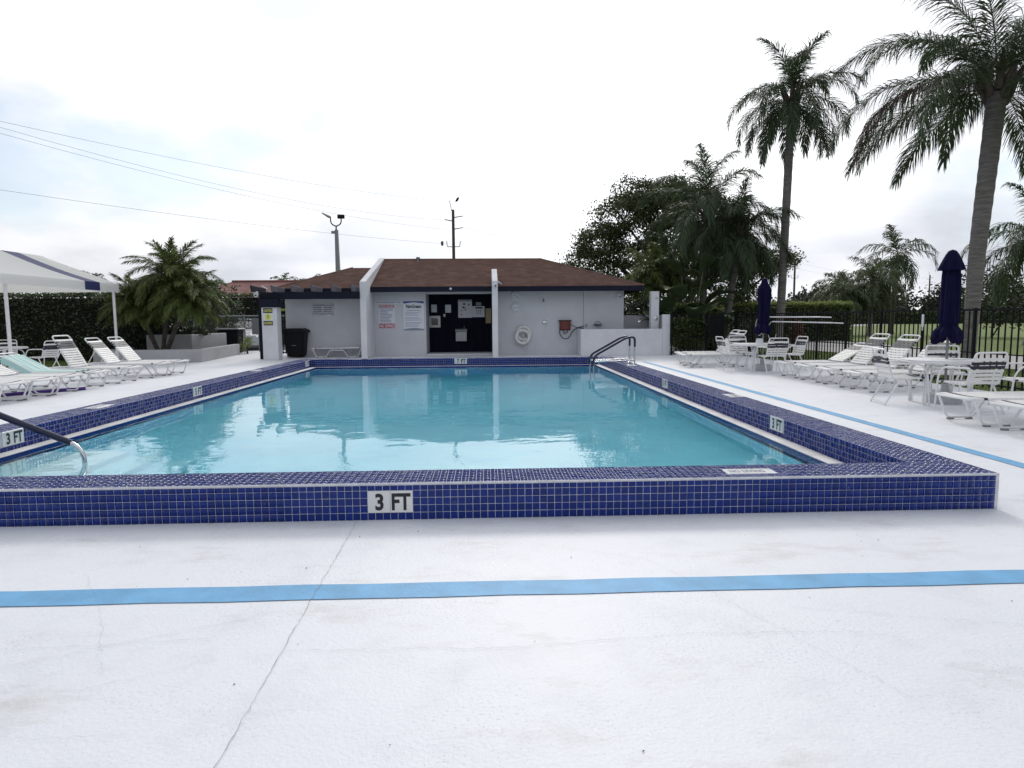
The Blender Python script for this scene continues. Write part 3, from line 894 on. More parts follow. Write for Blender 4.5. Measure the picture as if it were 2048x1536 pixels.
# left lower wing
LRY, LRZ = 26.65, 3.36
q = MB()
LYB = 2 * LRY - EY
q.add([(-7.55, EY, 2.46), (-4.36, EY, 2.46), (-4.36, LYB, 2.46), (-7.55, LYB, 2.46), (-5.22, LRY, LRZ), (-4.36, LRY, LRZ)],
      [(0, 1, 5, 4), (1, 2, 5), (2, 3, 4, 5), (0, 4, 3), (0, 3, 2, 1)])
roof2 = q.build('roof', M_shingle, house)
V_, F_ = roof_face('l', -7.58, -4.37, -5.22, -4.37, EY - 0.03, 2.475, LRY, LRZ + .012, 18, seed=8)
o = newobj('shingle_courses', np_mesh('shingle_courses', V_ - np.array(rl), F_, M_shingle), roof2); o['kind'] = 'stuff'
q = MB(); q.tube([(-7.57, EY - .02, 2.50), (-5.22, LRY, LRZ + .02)], 0.03, 6); q.build('hip_cap', M_shingle, roof2)
# fascia boards and soffit
wallbox(-4.148, 0.198, EY - 0.07, EY - 0.02, EZ0, EZ1 + .005, 'fascia', M_navy)
wallbox(0.397, EX1 + .03, EY - 0.07, EY - 0.02, EZ0, EZ1 + .005, 'fascia', M_navy)
wallbox(EX1 - .02, EX1 + .03, EY - 0.018, YB, EZ0, EZ1 + .005, 'fascia', M_navy)
wallbox(-7.6, -4.362, EY - 0.07, EY - 0.02, 2.30, 2.465, 'fascia', M_navy)
wallbox(-4.146, EX1 - .022, EY - 0.018, WY + 0.5, EZ0 + .062, EZ0 + .08, 'soffit', M_navy)
wallbox(-7.55, -4.362, EY - 0.018, WY + 0.5, 2.423, 2.44, 'soffit', M_navy)
# louvred vent: frame and slats
def vent():
    t = thing('louvre_vent', 'small grey louvred vent set high in the wall over the folded lounger', 'vent', (-6.03, WY, 1.55))
    q = MB()
    x0, x1, z0, z1 = -6.42, -5.65, 1.55, 1.92
    for a in ((x0, x1, z0, z0 + .03), (x0, x1, z1 - .03, z1), (x0, x0 + .04, z0, z1), (x1 - .04, x1, z0, z1), ((x0 + x1) / 2 - .03, (x0 + x1) / 2 + .03, z0, z1)):
        q.box(a[0], a[1], WY - 0.03, WY + .001, a[2], a[3])
    q.build('frame', M_wall, t)
    q = MB(); q.box(x0 + .03, x1 - .03, WY - .008, WY - .002, z0 + .02, z1 - .02); q.build('opening', M_ink, t)
    for s in (0, 1):
        a0 = x0 + .04 if s == 0 else (x0 + x1) / 2 + .03
        a1 = (x0 + x1) / 2 - .03 if s == 0 else x1 - .04
        for k in range(4):
            z = z0 + .045 + k * .075
            q = MB(); q.add([(a0, WY - .026, z), (a1, WY - .026, z), (a1, WY - .012, z + .05), (a0, WY - .012, z + .05), (a0, WY - .022, z - .004), (a1, WY - .022, z - .004), (a1, WY - .008, z + .046), (a0, WY - .008, z + .046)],
                            [(0, 1, 2, 3), (4, 7, 6, 5), (0, 4, 5, 1), (2, 6, 7, 3)])
            q.build('slat', M_wall, t)
vent()

# ================================================================== PERGOLA, COLUMN
perg = thing('pergola', 'navy timber pergola over the gate passage at the pool house corner', 'pergola', (-7.4, 23.3, 0))
q = MB(); q.box(-7.66, -7.14, 23.15, 23.62, 0, 1.80); q.build('column', M_fin, perg, bevel=0.012)
q = MB(); q.box(-7.72, -7.08, 23.08, 23.68, 1.80, 2.07); q.build('column_cap', M_navy, perg, bevel=0.008)
q = MB(); q.box(-7.75, -4.362, 23.28, 23.46, 2.072, 2.31); q.build('beam', M_navy, perg, bevel=0.008)
for k in range(6):
    x = -7.86 + k * 0.665
    q = MB(); q.prism([(22.72, 2.52), (22.80, 2.31), (24.22, 2.31), (24.22, 2.48)], x, x + 0.05, 'x'); q.build('rafter', M_rafter if k else M_navy, perg, bevel=0.005)
q = MB(); q.box(-7.95, -7.76, 23.7, 23.78, 0, 1.75); q.build('post', M_navy, perg)

def plate(name, label, cat, x0, x1, z0, z1, y, m, d=0.02, group=None):
    t = thing(name, label, cat, ((x0 + x1) / 2, y, z0), 0, group)
    q = MB(); q.box(x0, x1, y - d, y, z0, z1); q.build('panel', m, t, bevel=0.003)
    return t
WR = (PI / 2, 0, 0)
def flat(par, x0, x1, z0, z1, y, m, name='print'):
    q = MB(); q.quad((x0, y, z0), (x1, y, z0), (x1, y, z1), (x0, y, z1)); return q.build(name, m, par)
# caution sign on the column
t = plate('caution_sign', 'yellow and black caution sign on the pergola column', 'sign', -7.60, -7.28, 1.18, 1.77, 23.149, M_signw, 0.008)
yy = 23.139
flat(t, -7.595, -7.285, 1.60, 1.765, yy, M_ink); text('CAUTION', t, (-7.44, yy - .003, 1.683), 0.26, 0.10, WR, M_yellow)
flat(t, -7.595, -7.285, 1.185, 1.335, yy, M_ink); text('NO DIVING', t, (-7.44, yy - .003, 1.26), 0.27, 0.085, WR, M_yellow)
q = MB(); q.lathe([(0.115, 0), (0.115, 0.003), (0.0, 0.0032)], 20); e_ = q.build('emblem', M_yellow, t, world=False); e_.location = (0, -.009, 1.468 - 1.18); e_.rotation_euler = (PI / 2, 0, 0)
flat(t, -7.452, -7.428, 1.42, 1.53, yy - .006, M_ink)
# pool rules sign
t = plate('pool_rules_sign', 'white wall sign with red top and red no diving band', 'sign', -3.99, -3.40, 1.01, 1.89, WY - .001, M_signw, 0.012)
yy = WY - 0.015
flat(t, -3.975, -3.415, 1.79, 1.88, yy, M_red); text('POOL RULES', t, (-3.695, yy - .003, 1.835), 0.50, 0.062, WR, M_signw)
flat(t, -3.975, -3.415, 1.03, 1.205, yy, M_red); text('NO DIVING', t, (-3.695, yy - .003, 1.117), 0.50, 0.13, WR, M_signw)
rr = random.Random(2)
for k in range(10):
    z = 1.745 - k * 0.053
    flat(t, -3.94, -3.94 + rr.uniform(0.28, 0.49), z - .011, z + .011, yy, M_greyink)
# community rules sign
t = plate('community_rules_sign', 'tall white rules sign with blue wave header beside the dark doorway', 'sign', -3.08, -2.32, 0.94, 2.02, WY - .001, M_signw, 0.012)
n = 12
q = MB(); q2 = MB()
for k in range(n):
    a, c_ = -3.075 + 0.75 * k / n, -3.075 + 0.75 * (k + 1) / n
    w = lambda x: 0.02 * math.sin((x + 3.08) / 0.76 * 5.5 - 1.2)
    q.quad((a, yy, 1.955 + w(a)), (c_, yy, 1.955 + w(c_)), (c_, yy, 2.015), (a, yy, 2.015))
    q2.quad((a, yy, 0.945), (c_, yy, 0.945), (c_, yy, 1.015 + w(c_)), (a, yy, 1.015 + w(a)))
q.build('print', M_blueink, t); q2.build('print', M_greyink, t)
text('PalmGreens', t, (-2.70, yy - .003, 1.83), 0.56, 0.13, WR, M_ink)
text('Swimming Pool Rules', t, (-2.70, yy - .003, 1.675), 0.50, 0.05, WR, M_greyink)
for k in range(12):
    z = 1.60 - k * 0.046
    if k in (3, 7): continue
    flat(t, -3.02, -3.02 + rr.uniform(0.40, 0.64), z - .007, z + .007, yy, M_greyink)
t = plate('depth_notice', 'narrow white strip notice above the rules signs', 'sign', -4.11, -3.12, 1.925, 2.04, WY - .001, M_signw, 0.008)
text('POOL MAXIMUM DEPTH: 7 FEET', t, (-3.615, WY - .013, 1.982), 0.92, 0.055, WR, M_greyink)
# things in the dark porch
PY = 26.33
t = plate('notice_board', 'large white notice board pinned with papers on the dark porch wall', 'notice board', -1.11, -0.57, 1.40, 2.10, PY, M_paper, 0.03)
for (x, z, w, h) in ((-.92, 1.93, .09, .06), (-.72, 1.90, .06, .05), (-.95, 1.80, .10, .06), (-.86, 1.72, .06, .04), (-1.0, 1.68, .04, .04), (-1.0, 1.52, .05, .05)):
    flat(t, x, x + w, z - h / 2, z + h / 2, PY - .034, M_ink)
flat(t, -1.10, -0.58, 2.03, 2.09, PY - .034, M_greyink)
t = plate('notice_sheet', 'white notice with dark heading beside the large board', 'sign', -0.565, -0.08, 1.42, 1.85, PY, M_paper, 0.02)
flat(t, -0.44, -0.16, 1.75, 1.81, PY - .024, M_ink)
for k in range(3):
    for j_ in range(2): flat(t, -0.41 + k * .08, -0.38 + k * .08, 1.55 + j_ * .09, 1.59 + j_ * .09, PY - .024, M_ink)
plate('small_notice', 'small grey notice above the white notice with dark heading', 'sign', -0.42, -0.20, 1.87, 2.00, PY, M_galv, 0.012)
plate('tan_panel', 'tan panel half hidden behind the white fin wall', 'panel', -0.04, 0.17, 1.18, 1.76, PY, M_tan, 0.02)
plate('paper_notice', 'pale paper sheet at the doorway end of the porch', 'paper', -2.16, -1.94, 1.62, 1.92, PY, M_tan if False else M_paper, 0.006)
plate('paper_notice', 'pale paper sheet in the middle of the dark porch', 'paper', -1.62, -1.39, 1.60, 1.91, PY, M_paper, 0.006)
plate('switch_plate', 'tiny white switch plate under the paper sheets', 'switch', -1.69, -1.61, 1.44, 1.55, PY, M_paper, 0.012)
t = thing('framed_cabinet', 'square grey framed cabinet low on the dark porch wall', 'cabinet', (-2.03, PY, 1.03))
q = MB()
for a in ((-2.25, -1.81, 1.03, 1.12), (-2.25, -1.81, 1.39, 1.48), (-2.25, -2.16, 1.12, 1.39), (-1.90, -1.81, 1.12, 1.39)): q.box(a[0], a[1], PY - .06, PY, a[2], a[3])
q.build('frame', M_steel, t)
q = MB(); q.box(-2.16, -1.90, PY - .03, PY - .01, 1.12, 1.39); q.build('pane', M_glass, t)
t = thing('drinking_fountain', 'grey steel drinking fountain on the dark porch wall', 'drinking fountain', (-1.0, PY, 0.48))
q = MB(); q.prism([(PY, 0.49), (PY, 0.86), (PY - .30, 0.86), (PY - .26, 0.49)], -1.21, -0.78, 'x'); q.build('body', M_steel, t, bevel=0.01)
q = MB(); q.prism([(PY, 0.862), (PY, 0.99), (PY - .36, 0.95), (PY - .36, 0.862)], -1.23, -0.76, 'x'); q.build('basin', M_galv, t, bevel=0.012)
q = MB(); q.tube(fillet([(-.88, PY - .1, .98), (-.88, PY - .1, 1.07), (-.88, PY - .16, 1.10)], .03), 0.012, 8); q.build('spout', M_chrome, t, smooth=True)

# things on the right wall
def clock(x, z, lab, ha, ma):
    t = thing('wall_clock', lab, 'clock', (x, WY, z), 0, 'round clocks on the wall')
    q = MB(); q.lathe([(0.0, 0), (0.17, 0.0), (0.175, 0.03), (0.155, 0.045), (0.15, 0.03), (0.0, 0.03)], 28); o = q.build('case', M_signw, t, smooth=True, world=False); o.rotation_euler = (PI / 2, 0, 0)
    q = MB(); q.lathe([(0.148, 0.031), (0.148, 0.033), (0.0, 0.0331)], 28); o = q.build('dial', M_signw, t, world=False); o.rotation_euler = (PI / 2, 0, 0)
    for k in range(12):
        a = k * PI / 6
        q = MB(); q.box(-.008, .008, -.037, -.035, .10, .13); o = q.build('hour_mark', M_ink, t, world=False); o.rotation_euler = (0, a, 0)
    for a, l, w in ((ha, .07, .007), (ma, .105, .005)):
        q = MB(); q.box(-w, w, -.041, -.039, -.02, l); o = q.build('hand', M_ink, t, world=False); o.rotation_euler = (0, a, 0)
clock(1.08, 2.19, 'upper round wall clock, right of the fin wall', -1.0, 2.2)
clock(1.10, 1.76, 'lower round wall clock, under the other clock', 1.4, 4.4)
t = thing('life_ring', 'white life ring with looped rope hanging on the grey wall', 'life ring', (1.35, WY, 0.4))
for (cx, cz, r_, dy) in ((1.37, 0.80, 0.24, -.06), (1.33, 0.68, 0.24, -.16)):
    P_ = [(cx + r_ * math.cos(a), WY + dy, cz + r_ * math.sin(a)) for a in np.linspace(0, 2 * PI, 28, endpoint=False)]
    q = MB(); q.tube(P_, 0.062, 10, closed=True); q.build('ring', M_ring, t, smooth=True)
for a in (0.5, 2.1, 3.7, 5.3):
    cx, cz = 1.33 + .24 * math.cos(a), .68 + .24 * math.sin(a)
    P_ = []
    for bb in np.linspace(0, 2 * PI, 12, endpoint=False):
        P_.append((cx + .07 * math.cos(a) * math.cos(bb), WY - .16 + .07 * math.sin(bb), cz + .07 * math.sin(a) * math.cos(bb)))
    q = MB(); q.tube(P_, 0.014, 6, closed=True); q.build('band', M_rope, t, smooth=True)
q = MB()
q.tube(fillet([(1.35, WY - .22, 1.12), (1.36, WY - .24, .8), (1.34, WY - .22, .5), (1.45, WY - .1, .30), (1.55, WY - .08, .26), (1.50, WY - .06, .45)], .1, 5), 0.011, 6)
q.tube(fillet([(1.12, WY - .2, .52), (1.16, WY - .12, .38), (1.30, WY - .1, .33), (1.38, WY - .1, .42)], .06, 5), 0.010, 6)
q.tube(fillet([(1.40, WY - .02, 1.14), (1.40, WY - .1, 1.12), (1.36, WY - .12, .95), (1.37, WY - .1, .5), (1.42, WY - .1, .22), (1.5, WY - .1, .36)], .05, 5), 0.010, 6)
q.build('rope', M_rope, t, smooth=True)
t = thing('hose_reel', 'wall hose reel with red brown hose and trailing black loop', 'hose reel', (2.95, WY, 0.85))
q = MB(); q.box(2.68, 3.16, WY - .14, WY, 1.24, 1.28); q.box(2.72, 3.12, WY - .02, WY - .001, .90, 1.24); q.build('bracket', M_black, t)
for k in range(9):
    z = .95 + k * .034
    P_ = [(2.92 + .19 * math.cos(a), WY - .10 + .075 * math.sin(a), z) for a in np.linspace(0, 2 * PI, 18, endpoint=False)]
    q = MB(); q.tube(P_, 0.020, 6, closed=True); q.build('hose_coil', M_hose, t, smooth=True)
q = MB()
q.tube(fillet([(2.72, WY - .16, .98), (2.70, WY - .15, .78), (2.85, WY - .12, .58), (3.05, WY - .12, .60), (3.22, WY - .1, .90), (3.40, WY - .1, 1.0), (3.62, WY - .05, 1.05)], .12, 6), 0.017, 7)
q.tube(fillet([(3.12, WY - .16, 1.12), (3.3, WY - .1, 1.02), (3.62, WY - .04, .97)], .1, 5), 0.014, 7)
q.tube(fillet([(2.84, WY - .17, .92), (2.88, WY - .15, .78), (2.98, WY - .15, .80), (3.02, WY - .15, .92)], .06, 5), 0.014, 7)
q.build('hose_tail', M_hosebk, t, smooth=True)
def valve(name, lab, x, y, z, r_=0.085):
    t = thing(name, lab, 'shower valve', (x, y, z))
    q = MB(); q.lathe([(r_, 0), (r_, .012), (r_ * .7, .03), (r_ * .3, .035), (r_ * .3, .07), (0.0, .072)], 18); o = q.build('escutcheon', M_chrome, t, smooth=True, world=False); o.rotation_euler = (PI / 2, 0, 0)
    q = MB(); q.box(-.012, .012, -.09, -.06, -.09, .02); q.build('lever', M_chrome, t, world=False, bevel=.004)
valve('shower_valve', 'chrome shower valve between the life ring and the hose reel', 2.16, WY, 1.20)
t = thing('wall_shower', 'small chrome shower head above the valve on the grey wall', 'shower head', (2.11, WY, 2.05))
q = MB(); q.tube(fillet([(2.11, WY, 2.08), (2.11, WY - .10, 2.08), (2.11, WY - .16, 2.02)], .04), .013, 8); q.build('arm', M_galv, t, smooth=True)
q = MB(); q.lathe([(0.015, .05), (0.045, 0.0), (0.045, -.015)], 12, (2.11, WY - .17, 1.99)); q.build('rose', M_galv, t, smooth=True)
t = thing('soap_dish', 'small grey soap dish on the wall above the low wall', 'soap dish', (4.15, WY, 1.08))
q = MB(); q.lathe([(0.10, 0), (0.16, .05), (0.165, .055), (0.14, .05), (0.08, .015)], 16, (4.15, WY - .10, 1.07)); q.build('dish', M_galv, t, smooth=True)
q = MB(); q.tube([(4.02, WY - .1, 1.13), (4.08, WY - .1, 1.22), (4.2, WY - .1, 1.22), (4.28, WY - .1, 1.13)], .012, 6); q.build('holder', M_galv, t, smooth=True)
t = thing('hose_tap', 'small dark tap low on the right wall beside the soap dish', 'tap', (3.70, WY, 1.05))
q = MB(); q.tube(fillet([(3.72, WY, 1.08), (3.72, WY - .08, 1.08), (3.72, WY - .10, 1.02)], .02), .016, 8); q.box(3.69, 3.75, WY - .07, WY - .05, 1.10, 1.13); q.build('spigot', M_foot, t, smooth=True)
def camera_dome(lab, x, y, z, face=-1):
    t = thing('security_camera', lab, 'camera', (x, y, z), 0, 'white security cameras')
    q = MB(); q.lathe([(0.06, .10), (0.075, .02), (0.075, -.04), (0.06, -.09), (0.0, -.11)], 14, (x, y - .09, z)); q.build('housing', M_signw, t, smooth=True)
    q = MB(); q.lathe([(0.0, -.03), (0.03, -.02), (0.035, 0.0), (0.03, .02), (0.0, .03)], 10, (x + .01, y - .155, z - .04)); q.build('lens', M_ink, t, smooth=True)
    q = MB(); q.box(x - .04, x + .04, y - .06, y, z + .02, z + .1); q.build('mount', M_signw, t)
camera_dome('white security camera near the right end of the grey wall', 4.94, WY, 2.17)
camera_dome('white security camera on the front of the middle fin wall', 0.30, PF, 2.52)
camera_dome('white security camera under the left rafter of the pergola', -7.83, 23.28, 2.24)
t = thing('eave_light', 'small round white light on the navy fascia board', 'lamp', (-1.28, EY - .07, 2.43))
q = MB(); q.lathe([(0.0, 0), (0.04, 0), (0.045, .02), (0.03, .05), (0.0, .06)], 12); o = q.build('globe', M_signw, t, smooth=True, world=False); o.rotation_euler = (PI / 2, 0, 0)
t = thing('antenna_stub', 'short white bracket sticking out from the middle fin wall', 'bracket', (0.395, 24.0, 2.62))
q = MB(); q.box(0.394, 0.43, 24.0, 24.1, 2.60, 2.68); q.tube([(0.42, 24.05, 2.68), (0.54, 23.9, 2.58)], 0.018, 8); q.build('arm', M_signw, t)
t = thing('antenna_stub', 'short white bracket on the left end of the pergola rafters', 'bracket', (-7.5, 23.2, 2.31))
q = MB(); q.tube([(-7.62, 23.2, 2.52), (-7.42, 23.1, 2.42), (-7.42, 23.3, 2.33)], 0.016, 8); q.build('arm', M_signw, t)

# ================================================================== SHOWER WALL, GATES
sw = thing('shower_wall', 'low grey stucco wall enclosing the outdoor shower right of the house', 'wall', (4.9, 23.9, 0))
wallbox(3.38, 6.33, 23.90, 24.08, 0, 0.95, 'front_wall', M_fin, sw, .012)
wallbox(6.332, 6.60, 23.898, 24.082, 0, 1.46, 'end_pillar', M_fin, sw, .012)
wallbox(3.38, 3.55, 24.082, 24.99, 0, 0.95, 'side_wall', M_fin, sw, .012)
wallbox(5.145, 6.60, 26.5, 26.66, 0, 1.44, 'back_wall', M_wall, sw, .012)
wallbox(6.43, 6.60, 24.084, 26.498, 0, 1.44, 'return_wall', M_wall, sw, .012)
wallbox(6.38, 6.57, 23.885, 23.897, 1.12, 1.42, 'plaque', M_signw, sw, .002)
sp = thing('shower_post', 'square grey shower post standing above the low wall', 'shower', (6.13, 24.4, 0))
wallbox(5.99, 6.28, 24.25, 24.54, 0, 2.30, 'post', M_fin, sp, .012)
q = MB(); q.lathe([(0.035, 0), (0.035, .02), (0.02, .05), (0.0, .055)], 14); o = q.build('shower_rose', M_chrome, sp, smooth=True, world=False); o.rotation_euler = (PI / 2, 0, 0); o.location = (0.05, -.15, 2.06)
q = MB(); q.lathe([(0.08, 0), (0.08, .012), (0.05, .03), (0.025, .035), (0.025, .07), (0.0, .072)], 18); o = q.build('valve', M_chrome, sp, smooth=True, world=False); o.rotation_euler = (PI / 2, 0, 0); o.location = (0.03, -.15, 1.33)
# picket gate between column and house
gt = thing('picket_gate', 'black iron picket gate between the pergola column and the house', 'gate', (-7.25, 25.6, 0))
q = MB(); q.box(-7.95, -7.40, 25.58, 25.62, 0.12, 0.17); q.box(-7.95, -7.40, 25.58, 25.62, 1.62, 1.67); q.box(-7.95, -7.40, 25.58, 25.62, 1.30, 1.34); q.build('rail', M_iron, gt)
for k in range(6):
    q = MB(); q.box(-7.92 + k * .10, -7.895 + k * .10, 25.575, 25.60, 0.08, 1.68); q.build('picket', M_iron, gt)
q = MB(); q.box(-8.0, -7.405, 25.50, 25.57, 1.70, 1.79); q.build('padded_bar', M_ygreen, gt, bevel=.01)

# trash bin by the wall
t = thing('trash_bin', 'large black wheeled trash bin against the grey wall', 'trash bin', (-6.93, 24.6, 0))
q = MB()
q.add([(-7.21, 24.35, .03), (-6.65, 24.35, .03), (-6.65, 24.88, .03), (-7.21, 24.88, .03), (-7.30, 24.28, .93), (-6.56, 24.28, .93), (-6.56, 24.93, .93), (-7.30, 24.93, .93)],
      [(0, 3, 2, 1), (4, 5, 6, 7), (0, 1, 5, 4), (1, 2, 6, 5), (2, 3, 7, 6), (3, 0, 4, 7)])
q.build('body', M_black, t, bevel=.04, segs=2, smooth=True)
q = MB(); q.prism([(-7.36, .90), (-7.36, .98), (-7.20, 1.06), (-6.66, 1.06), (-6.50, .98), (-6.50, .90)], 24.24, 24.96, 'y'); q.build('lid', M_black, t, bevel=.02, segs=2, smooth=True)
q = MB(); q.box(-7.03, -6.86, 24.305, 24.325, .44, .455); q.build('mark', M_galv, t)

# ================================================================== FURNITURE
def strap_mesh(half, w, m, sag=0.012, name='strap', rr=0.017):
    """one vinyl strap across a frame (along y), wrapped round both side tubes; w along x"""
    path = [(-half - rr, -rr * .4), (-half - rr * .75, rr * .75), (-half, rr * 1.05)]
    for k in range(1, 6):
        t = k / 6
        path.append((-half + 2 * half * t, rr * 1.05 - sag * math.sin(PI * t)))
    path += [(half, rr * 1.05), (half + rr * .75, rr * .75), (half + rr, -rr * .4)]
    th = 0.004
    q = MB()
    vs, fs = [], []
    for (y, z) in path:
        vs += [(-w / 2, y, z), (w / 2, y, z), (w / 2, y, z + th), (-w / 2, y, z + th)]
    for i in range(len(path) - 1):
        a, c_ = i * 4, (i + 1) * 4
        for k in range(4):
            l = (k + 1) % 4
            fs.append((a + k, a + l, c_ + l, c_ + k))
    q.add(vs, fs)
    return q.mesh(name, m, smooth=True)

LH = 0.335; LWD = 0.325; TR = 0.0155
def make_lounger(angle, label, group):
    """foot end at the origin, head towards +x"""
    t = thing('sun_lounger', label, 'sun lounger', (0, 0, 0), 0, group)
    q = MB()
    q.tube(fillet([(1.88, -LWD, LH), (0.0, -LWD, LH), (0.0, LWD, LH), (1.88, LWD, LH)], 0.07, 4), TR, 8)
    q.build('side_frame', M_white, t, smooth=True)
    for s in (-1, 1):
        y = s * (LWD - 0.005)
        q = MB()
        q.tube(fillet([(0.05, y, LH - .01), (0.17, y, TR + .012), (0.52, y, TR + .012), (0.67, y, LH - .075), (1.16, y, LH - .075), (1.31, y, TR + .012), (1.66, y, TR + .012), (1.79, y, LH - .01)], 0.06, 3), TR, 8)
        q.tube([(0.75, y, LH - .075), (0.75, y, LH)], TR * .8, 6); q.tube([(1.08, y, LH - .075), (1.08, y, LH)], TR * .8, 6)
        q.build('leg_frame', M_white, t, smooth=True)
        for x in (0.22, 0.47, 1.36, 1.61):
            q = MB(); q.box(x - .04, x + .04, y - .02, y + .02, 0.0, .02); q.build('foot_pad', M_foot, t)
    q = MB(); q.tube([(0.40, -LWD, TR + .05), (0.40, LWD, TR + .05)], TR * .8, 6)
    q = MB(); q.tube([(1.88, -LWD, LH), (1.88, LWD, LH)], TR, 8); q.build('cross_bar', M_white, t, smooth=True)
    sm = STRAPS['lw']; sn = STRAPS['ln']
    n = 20
    for k in range(n):
        x = 0.065 + k * 0.0575
        newobj('strap', sn if k in (2,) else sm, t, (x, 0, LH))
    # back
    hx = 1.24
    ca, sa = math.cos(angle), math.sin(angle)
    def B_(u, y, h=0.0): return (hx + u * ca - h * sa, y, LH + 0.015 + u * sa + h * ca)
    BL = 0.79; bw = LWD - 0.035
    q = MB(); q.tube(fillet([B_(0, -bw), B_(BL, -bw), B_(BL, bw), B_(0, bw)], 0.07, 4), TR, 8); q.build('back_frame', M_white, t, smooth=True)
    for k in range(11):
        u = 0.04 + k * 0.0575
        o = newobj('strap', STRAPS['bn'] if k in (8, 9, 10) else STRAPS['bw'], t, B_(u, 0), (0, -angle, 0))
    o = newobj('strap', STRAPS['bw'], t, B_(0.672, 0), (0, -angle, 0))
    if angle > 0.1:
        for s in (-1, 1):
            q = MB(); q.tube([B_(0.42, s * (bw - .02), -.01), (hx + 0.42 * ca + 0.20 * sa + .05, s * (bw - .02), LH + .012)], 0.009, 6); q.build('strut', M_white, t, smooth=True)
    return t
STRAPS = {'lw': strap_mesh(LWD, 0.045, M_strap), 'ln': strap_mesh(LWD, 0.045, M_nstrap), 'bw': strap_mesh(LWD - .035, 0.045, M_strap), 'bn': strap_mesh(LWD - .035, 0.045, M_nstrap),
          'cw': strap_mesh(0.235, 0.043, M_strap), 'cn': strap_mesh(0.235, 0.043, M_nstrap)}

def lounger(x, y, rz, angle, label, group):
    key = round(angle, 2)
    if key not in LPROTO:
        LPROTO[key] = o = make_lounger(angle, label, group)
    else:
        o = copy_tree(LPROTO[key])
        o['label'] = label; o['group'] = group
    o.location = (x, y, 0); o.rotation_euler = (0, 0, rz)
    return o
LPROTO = {}
GL, GR = 'white strap loungers left of the pool', 'white strap loungers right of the pool'
# left of the pool: feet towards the water
lounger(-7.86, 11.47, PI + .03, R(38), 'white strap lounger nearest the camera left of the pool, cut by the photo edge', GL)
lounger(-7.84, 12.18, PI - .01, R(38), 'white strap lounger second from the camera left of the pool, its back out of frame', GL)
lounger(-7.85, 12.98, PI + .01, R(28), 'white strap lounger with bare raised back just before the towel lounger', GL)
lounger(-7.88, 13.95, PI, R(28), 'white strap lounger covered by the aqua towel', GL)
lounger(-7.86, 15.20, PI - .02, R(62), 'white strap lounger with steep back, alone between the towel lounger and planter pair', GL)
lounger(-7.84, 16.60, PI + .01, R(50), 'white strap lounger with raised back, nearer of the two by the planter', GL)
lounger(-7.76, 17.38, PI - .02, R(50), 'white strap lounger with raised back, farthest along the left row', GL)
# right of the pool: feet towards the water
lounger(5.85, 8.14, 0.0, R(28), 'white strap lounger in front of the nearer table', GR)
lounger(5.88, 7.24, 0.02, R(28), 'white strap lounger at the right photo edge, nearest of the right row', GR)
lounger(6.58, 14.72, 0.0, R(30), 'white strap lounger with low back, first beyond the four, beside the far table', GR)
lounger(6.56, 13.72, 0.01, R(52), 'white strap lounger with raised back, second in the row of four', GR)
lounger(6.55, 12.76, -.01, R(52), 'white strap lounger with raised back, third in the row of four', GR)
lounger(6.60, 11.84, 0.0, R(52), 'white strap lounger with raised back right behind the nearer table', GR)
lounger(5.33, 18.20, 0.0, R(52), 'white strap lounger near the gate, nearer of the far pair', GR)
lounger(5.50, 19.15, -.02, R(52), 'white strap lounger near the gate, farther of the far pair', GR)
# one folded flat against the house wall
o = lounger(-6.33, 24.62, 0.0, R(1), 'white strap lounger lying flat along the house wall by the trash bin', GL)
o['group'] = 'loungers by the house'

def make_chair(label, group):
    """seat facing +x, centre of seat at the origin"""
    t = thing('strap_chair', label, 'chair', (0, 0, 0), 0, group)
    hw = 0.25; tr_ = 0.0135
    an = R(17)
    def Bk(u): return (-.215 - u * math.sin(an), u * math.cos(an) + .40)
    q = MB()
    x1, z1 = Bk(0.47)
    q.tube(fillet([(.24, -.235, .415), (-.215, -.235, .395), (x1, -.235, z1), (x1, .235, z1), (-.215, .235, .395), (.24, .235, .415)], .06, 4), tr_, 8)
    q.build('back_frame', M_white, t, smooth=True)
    q = MB(); q.tube([(.24, -.235, .415), (.24, .235, .415)], tr_, 8); q.build('seat_bar', M_white, t, smooth=True)
    for s in (-1, 1):
        xb, zb = Bk(0.24)
        q = MB(); q.tube(fillet([(xb, s * .24, zb), (-.10, s * .285, .635), (.16, s * .285, .625), (.25, s * .28, .50), (.30, s * .275, 0.0)], .07, 4), tr_, 8)
        q.build('arm', M_white, t, smooth=True)
        q = MB(); q.tube([(-.12, s * .25, .40), (-.33, s * .255, 0.0)], tr_, 8); q.build('leg', M_white, t, smooth=True)
        q = MB(); q.tube([(.245, s * .235, .415), (.27, s * .278, .40)], tr_ * .9, 6); q.build('brace', M_white, t, smooth=True)
    q = MB(); q.tube([(-.312, -.255, .04), (-.312, .255, .04)], tr_ * .85, 6); q.build('stretcher', M_white, t, smooth=True)
    for k in range(7):
        newobj('strap', STRAPS['cw'] if k != 6 else STRAPS['cn'], t, (-.16 + k * .061, 0, .40 + .002 * k))
    for k in range(7):
        u = .035 + k * .0565
        x, z = Bk(u)
        newobj('strap', STRAPS['cn'] if k in (4, 5) else STRAPS['cw'], t, (x, 0, z), (0, -(PI / 2 + an), 0))
    return t
CP = []
def chair(x, y, rz, label, group='white strap chairs around the tables'):
    if not CP:
        o = make_chair(label, group); CP.append(o)
    else:
        o = copy_tree(CP[0]); o['label'] = label; o['group'] = group
    o.location = (x, y, 0); o.rotation_euler = (0, 0, rz)
    return o

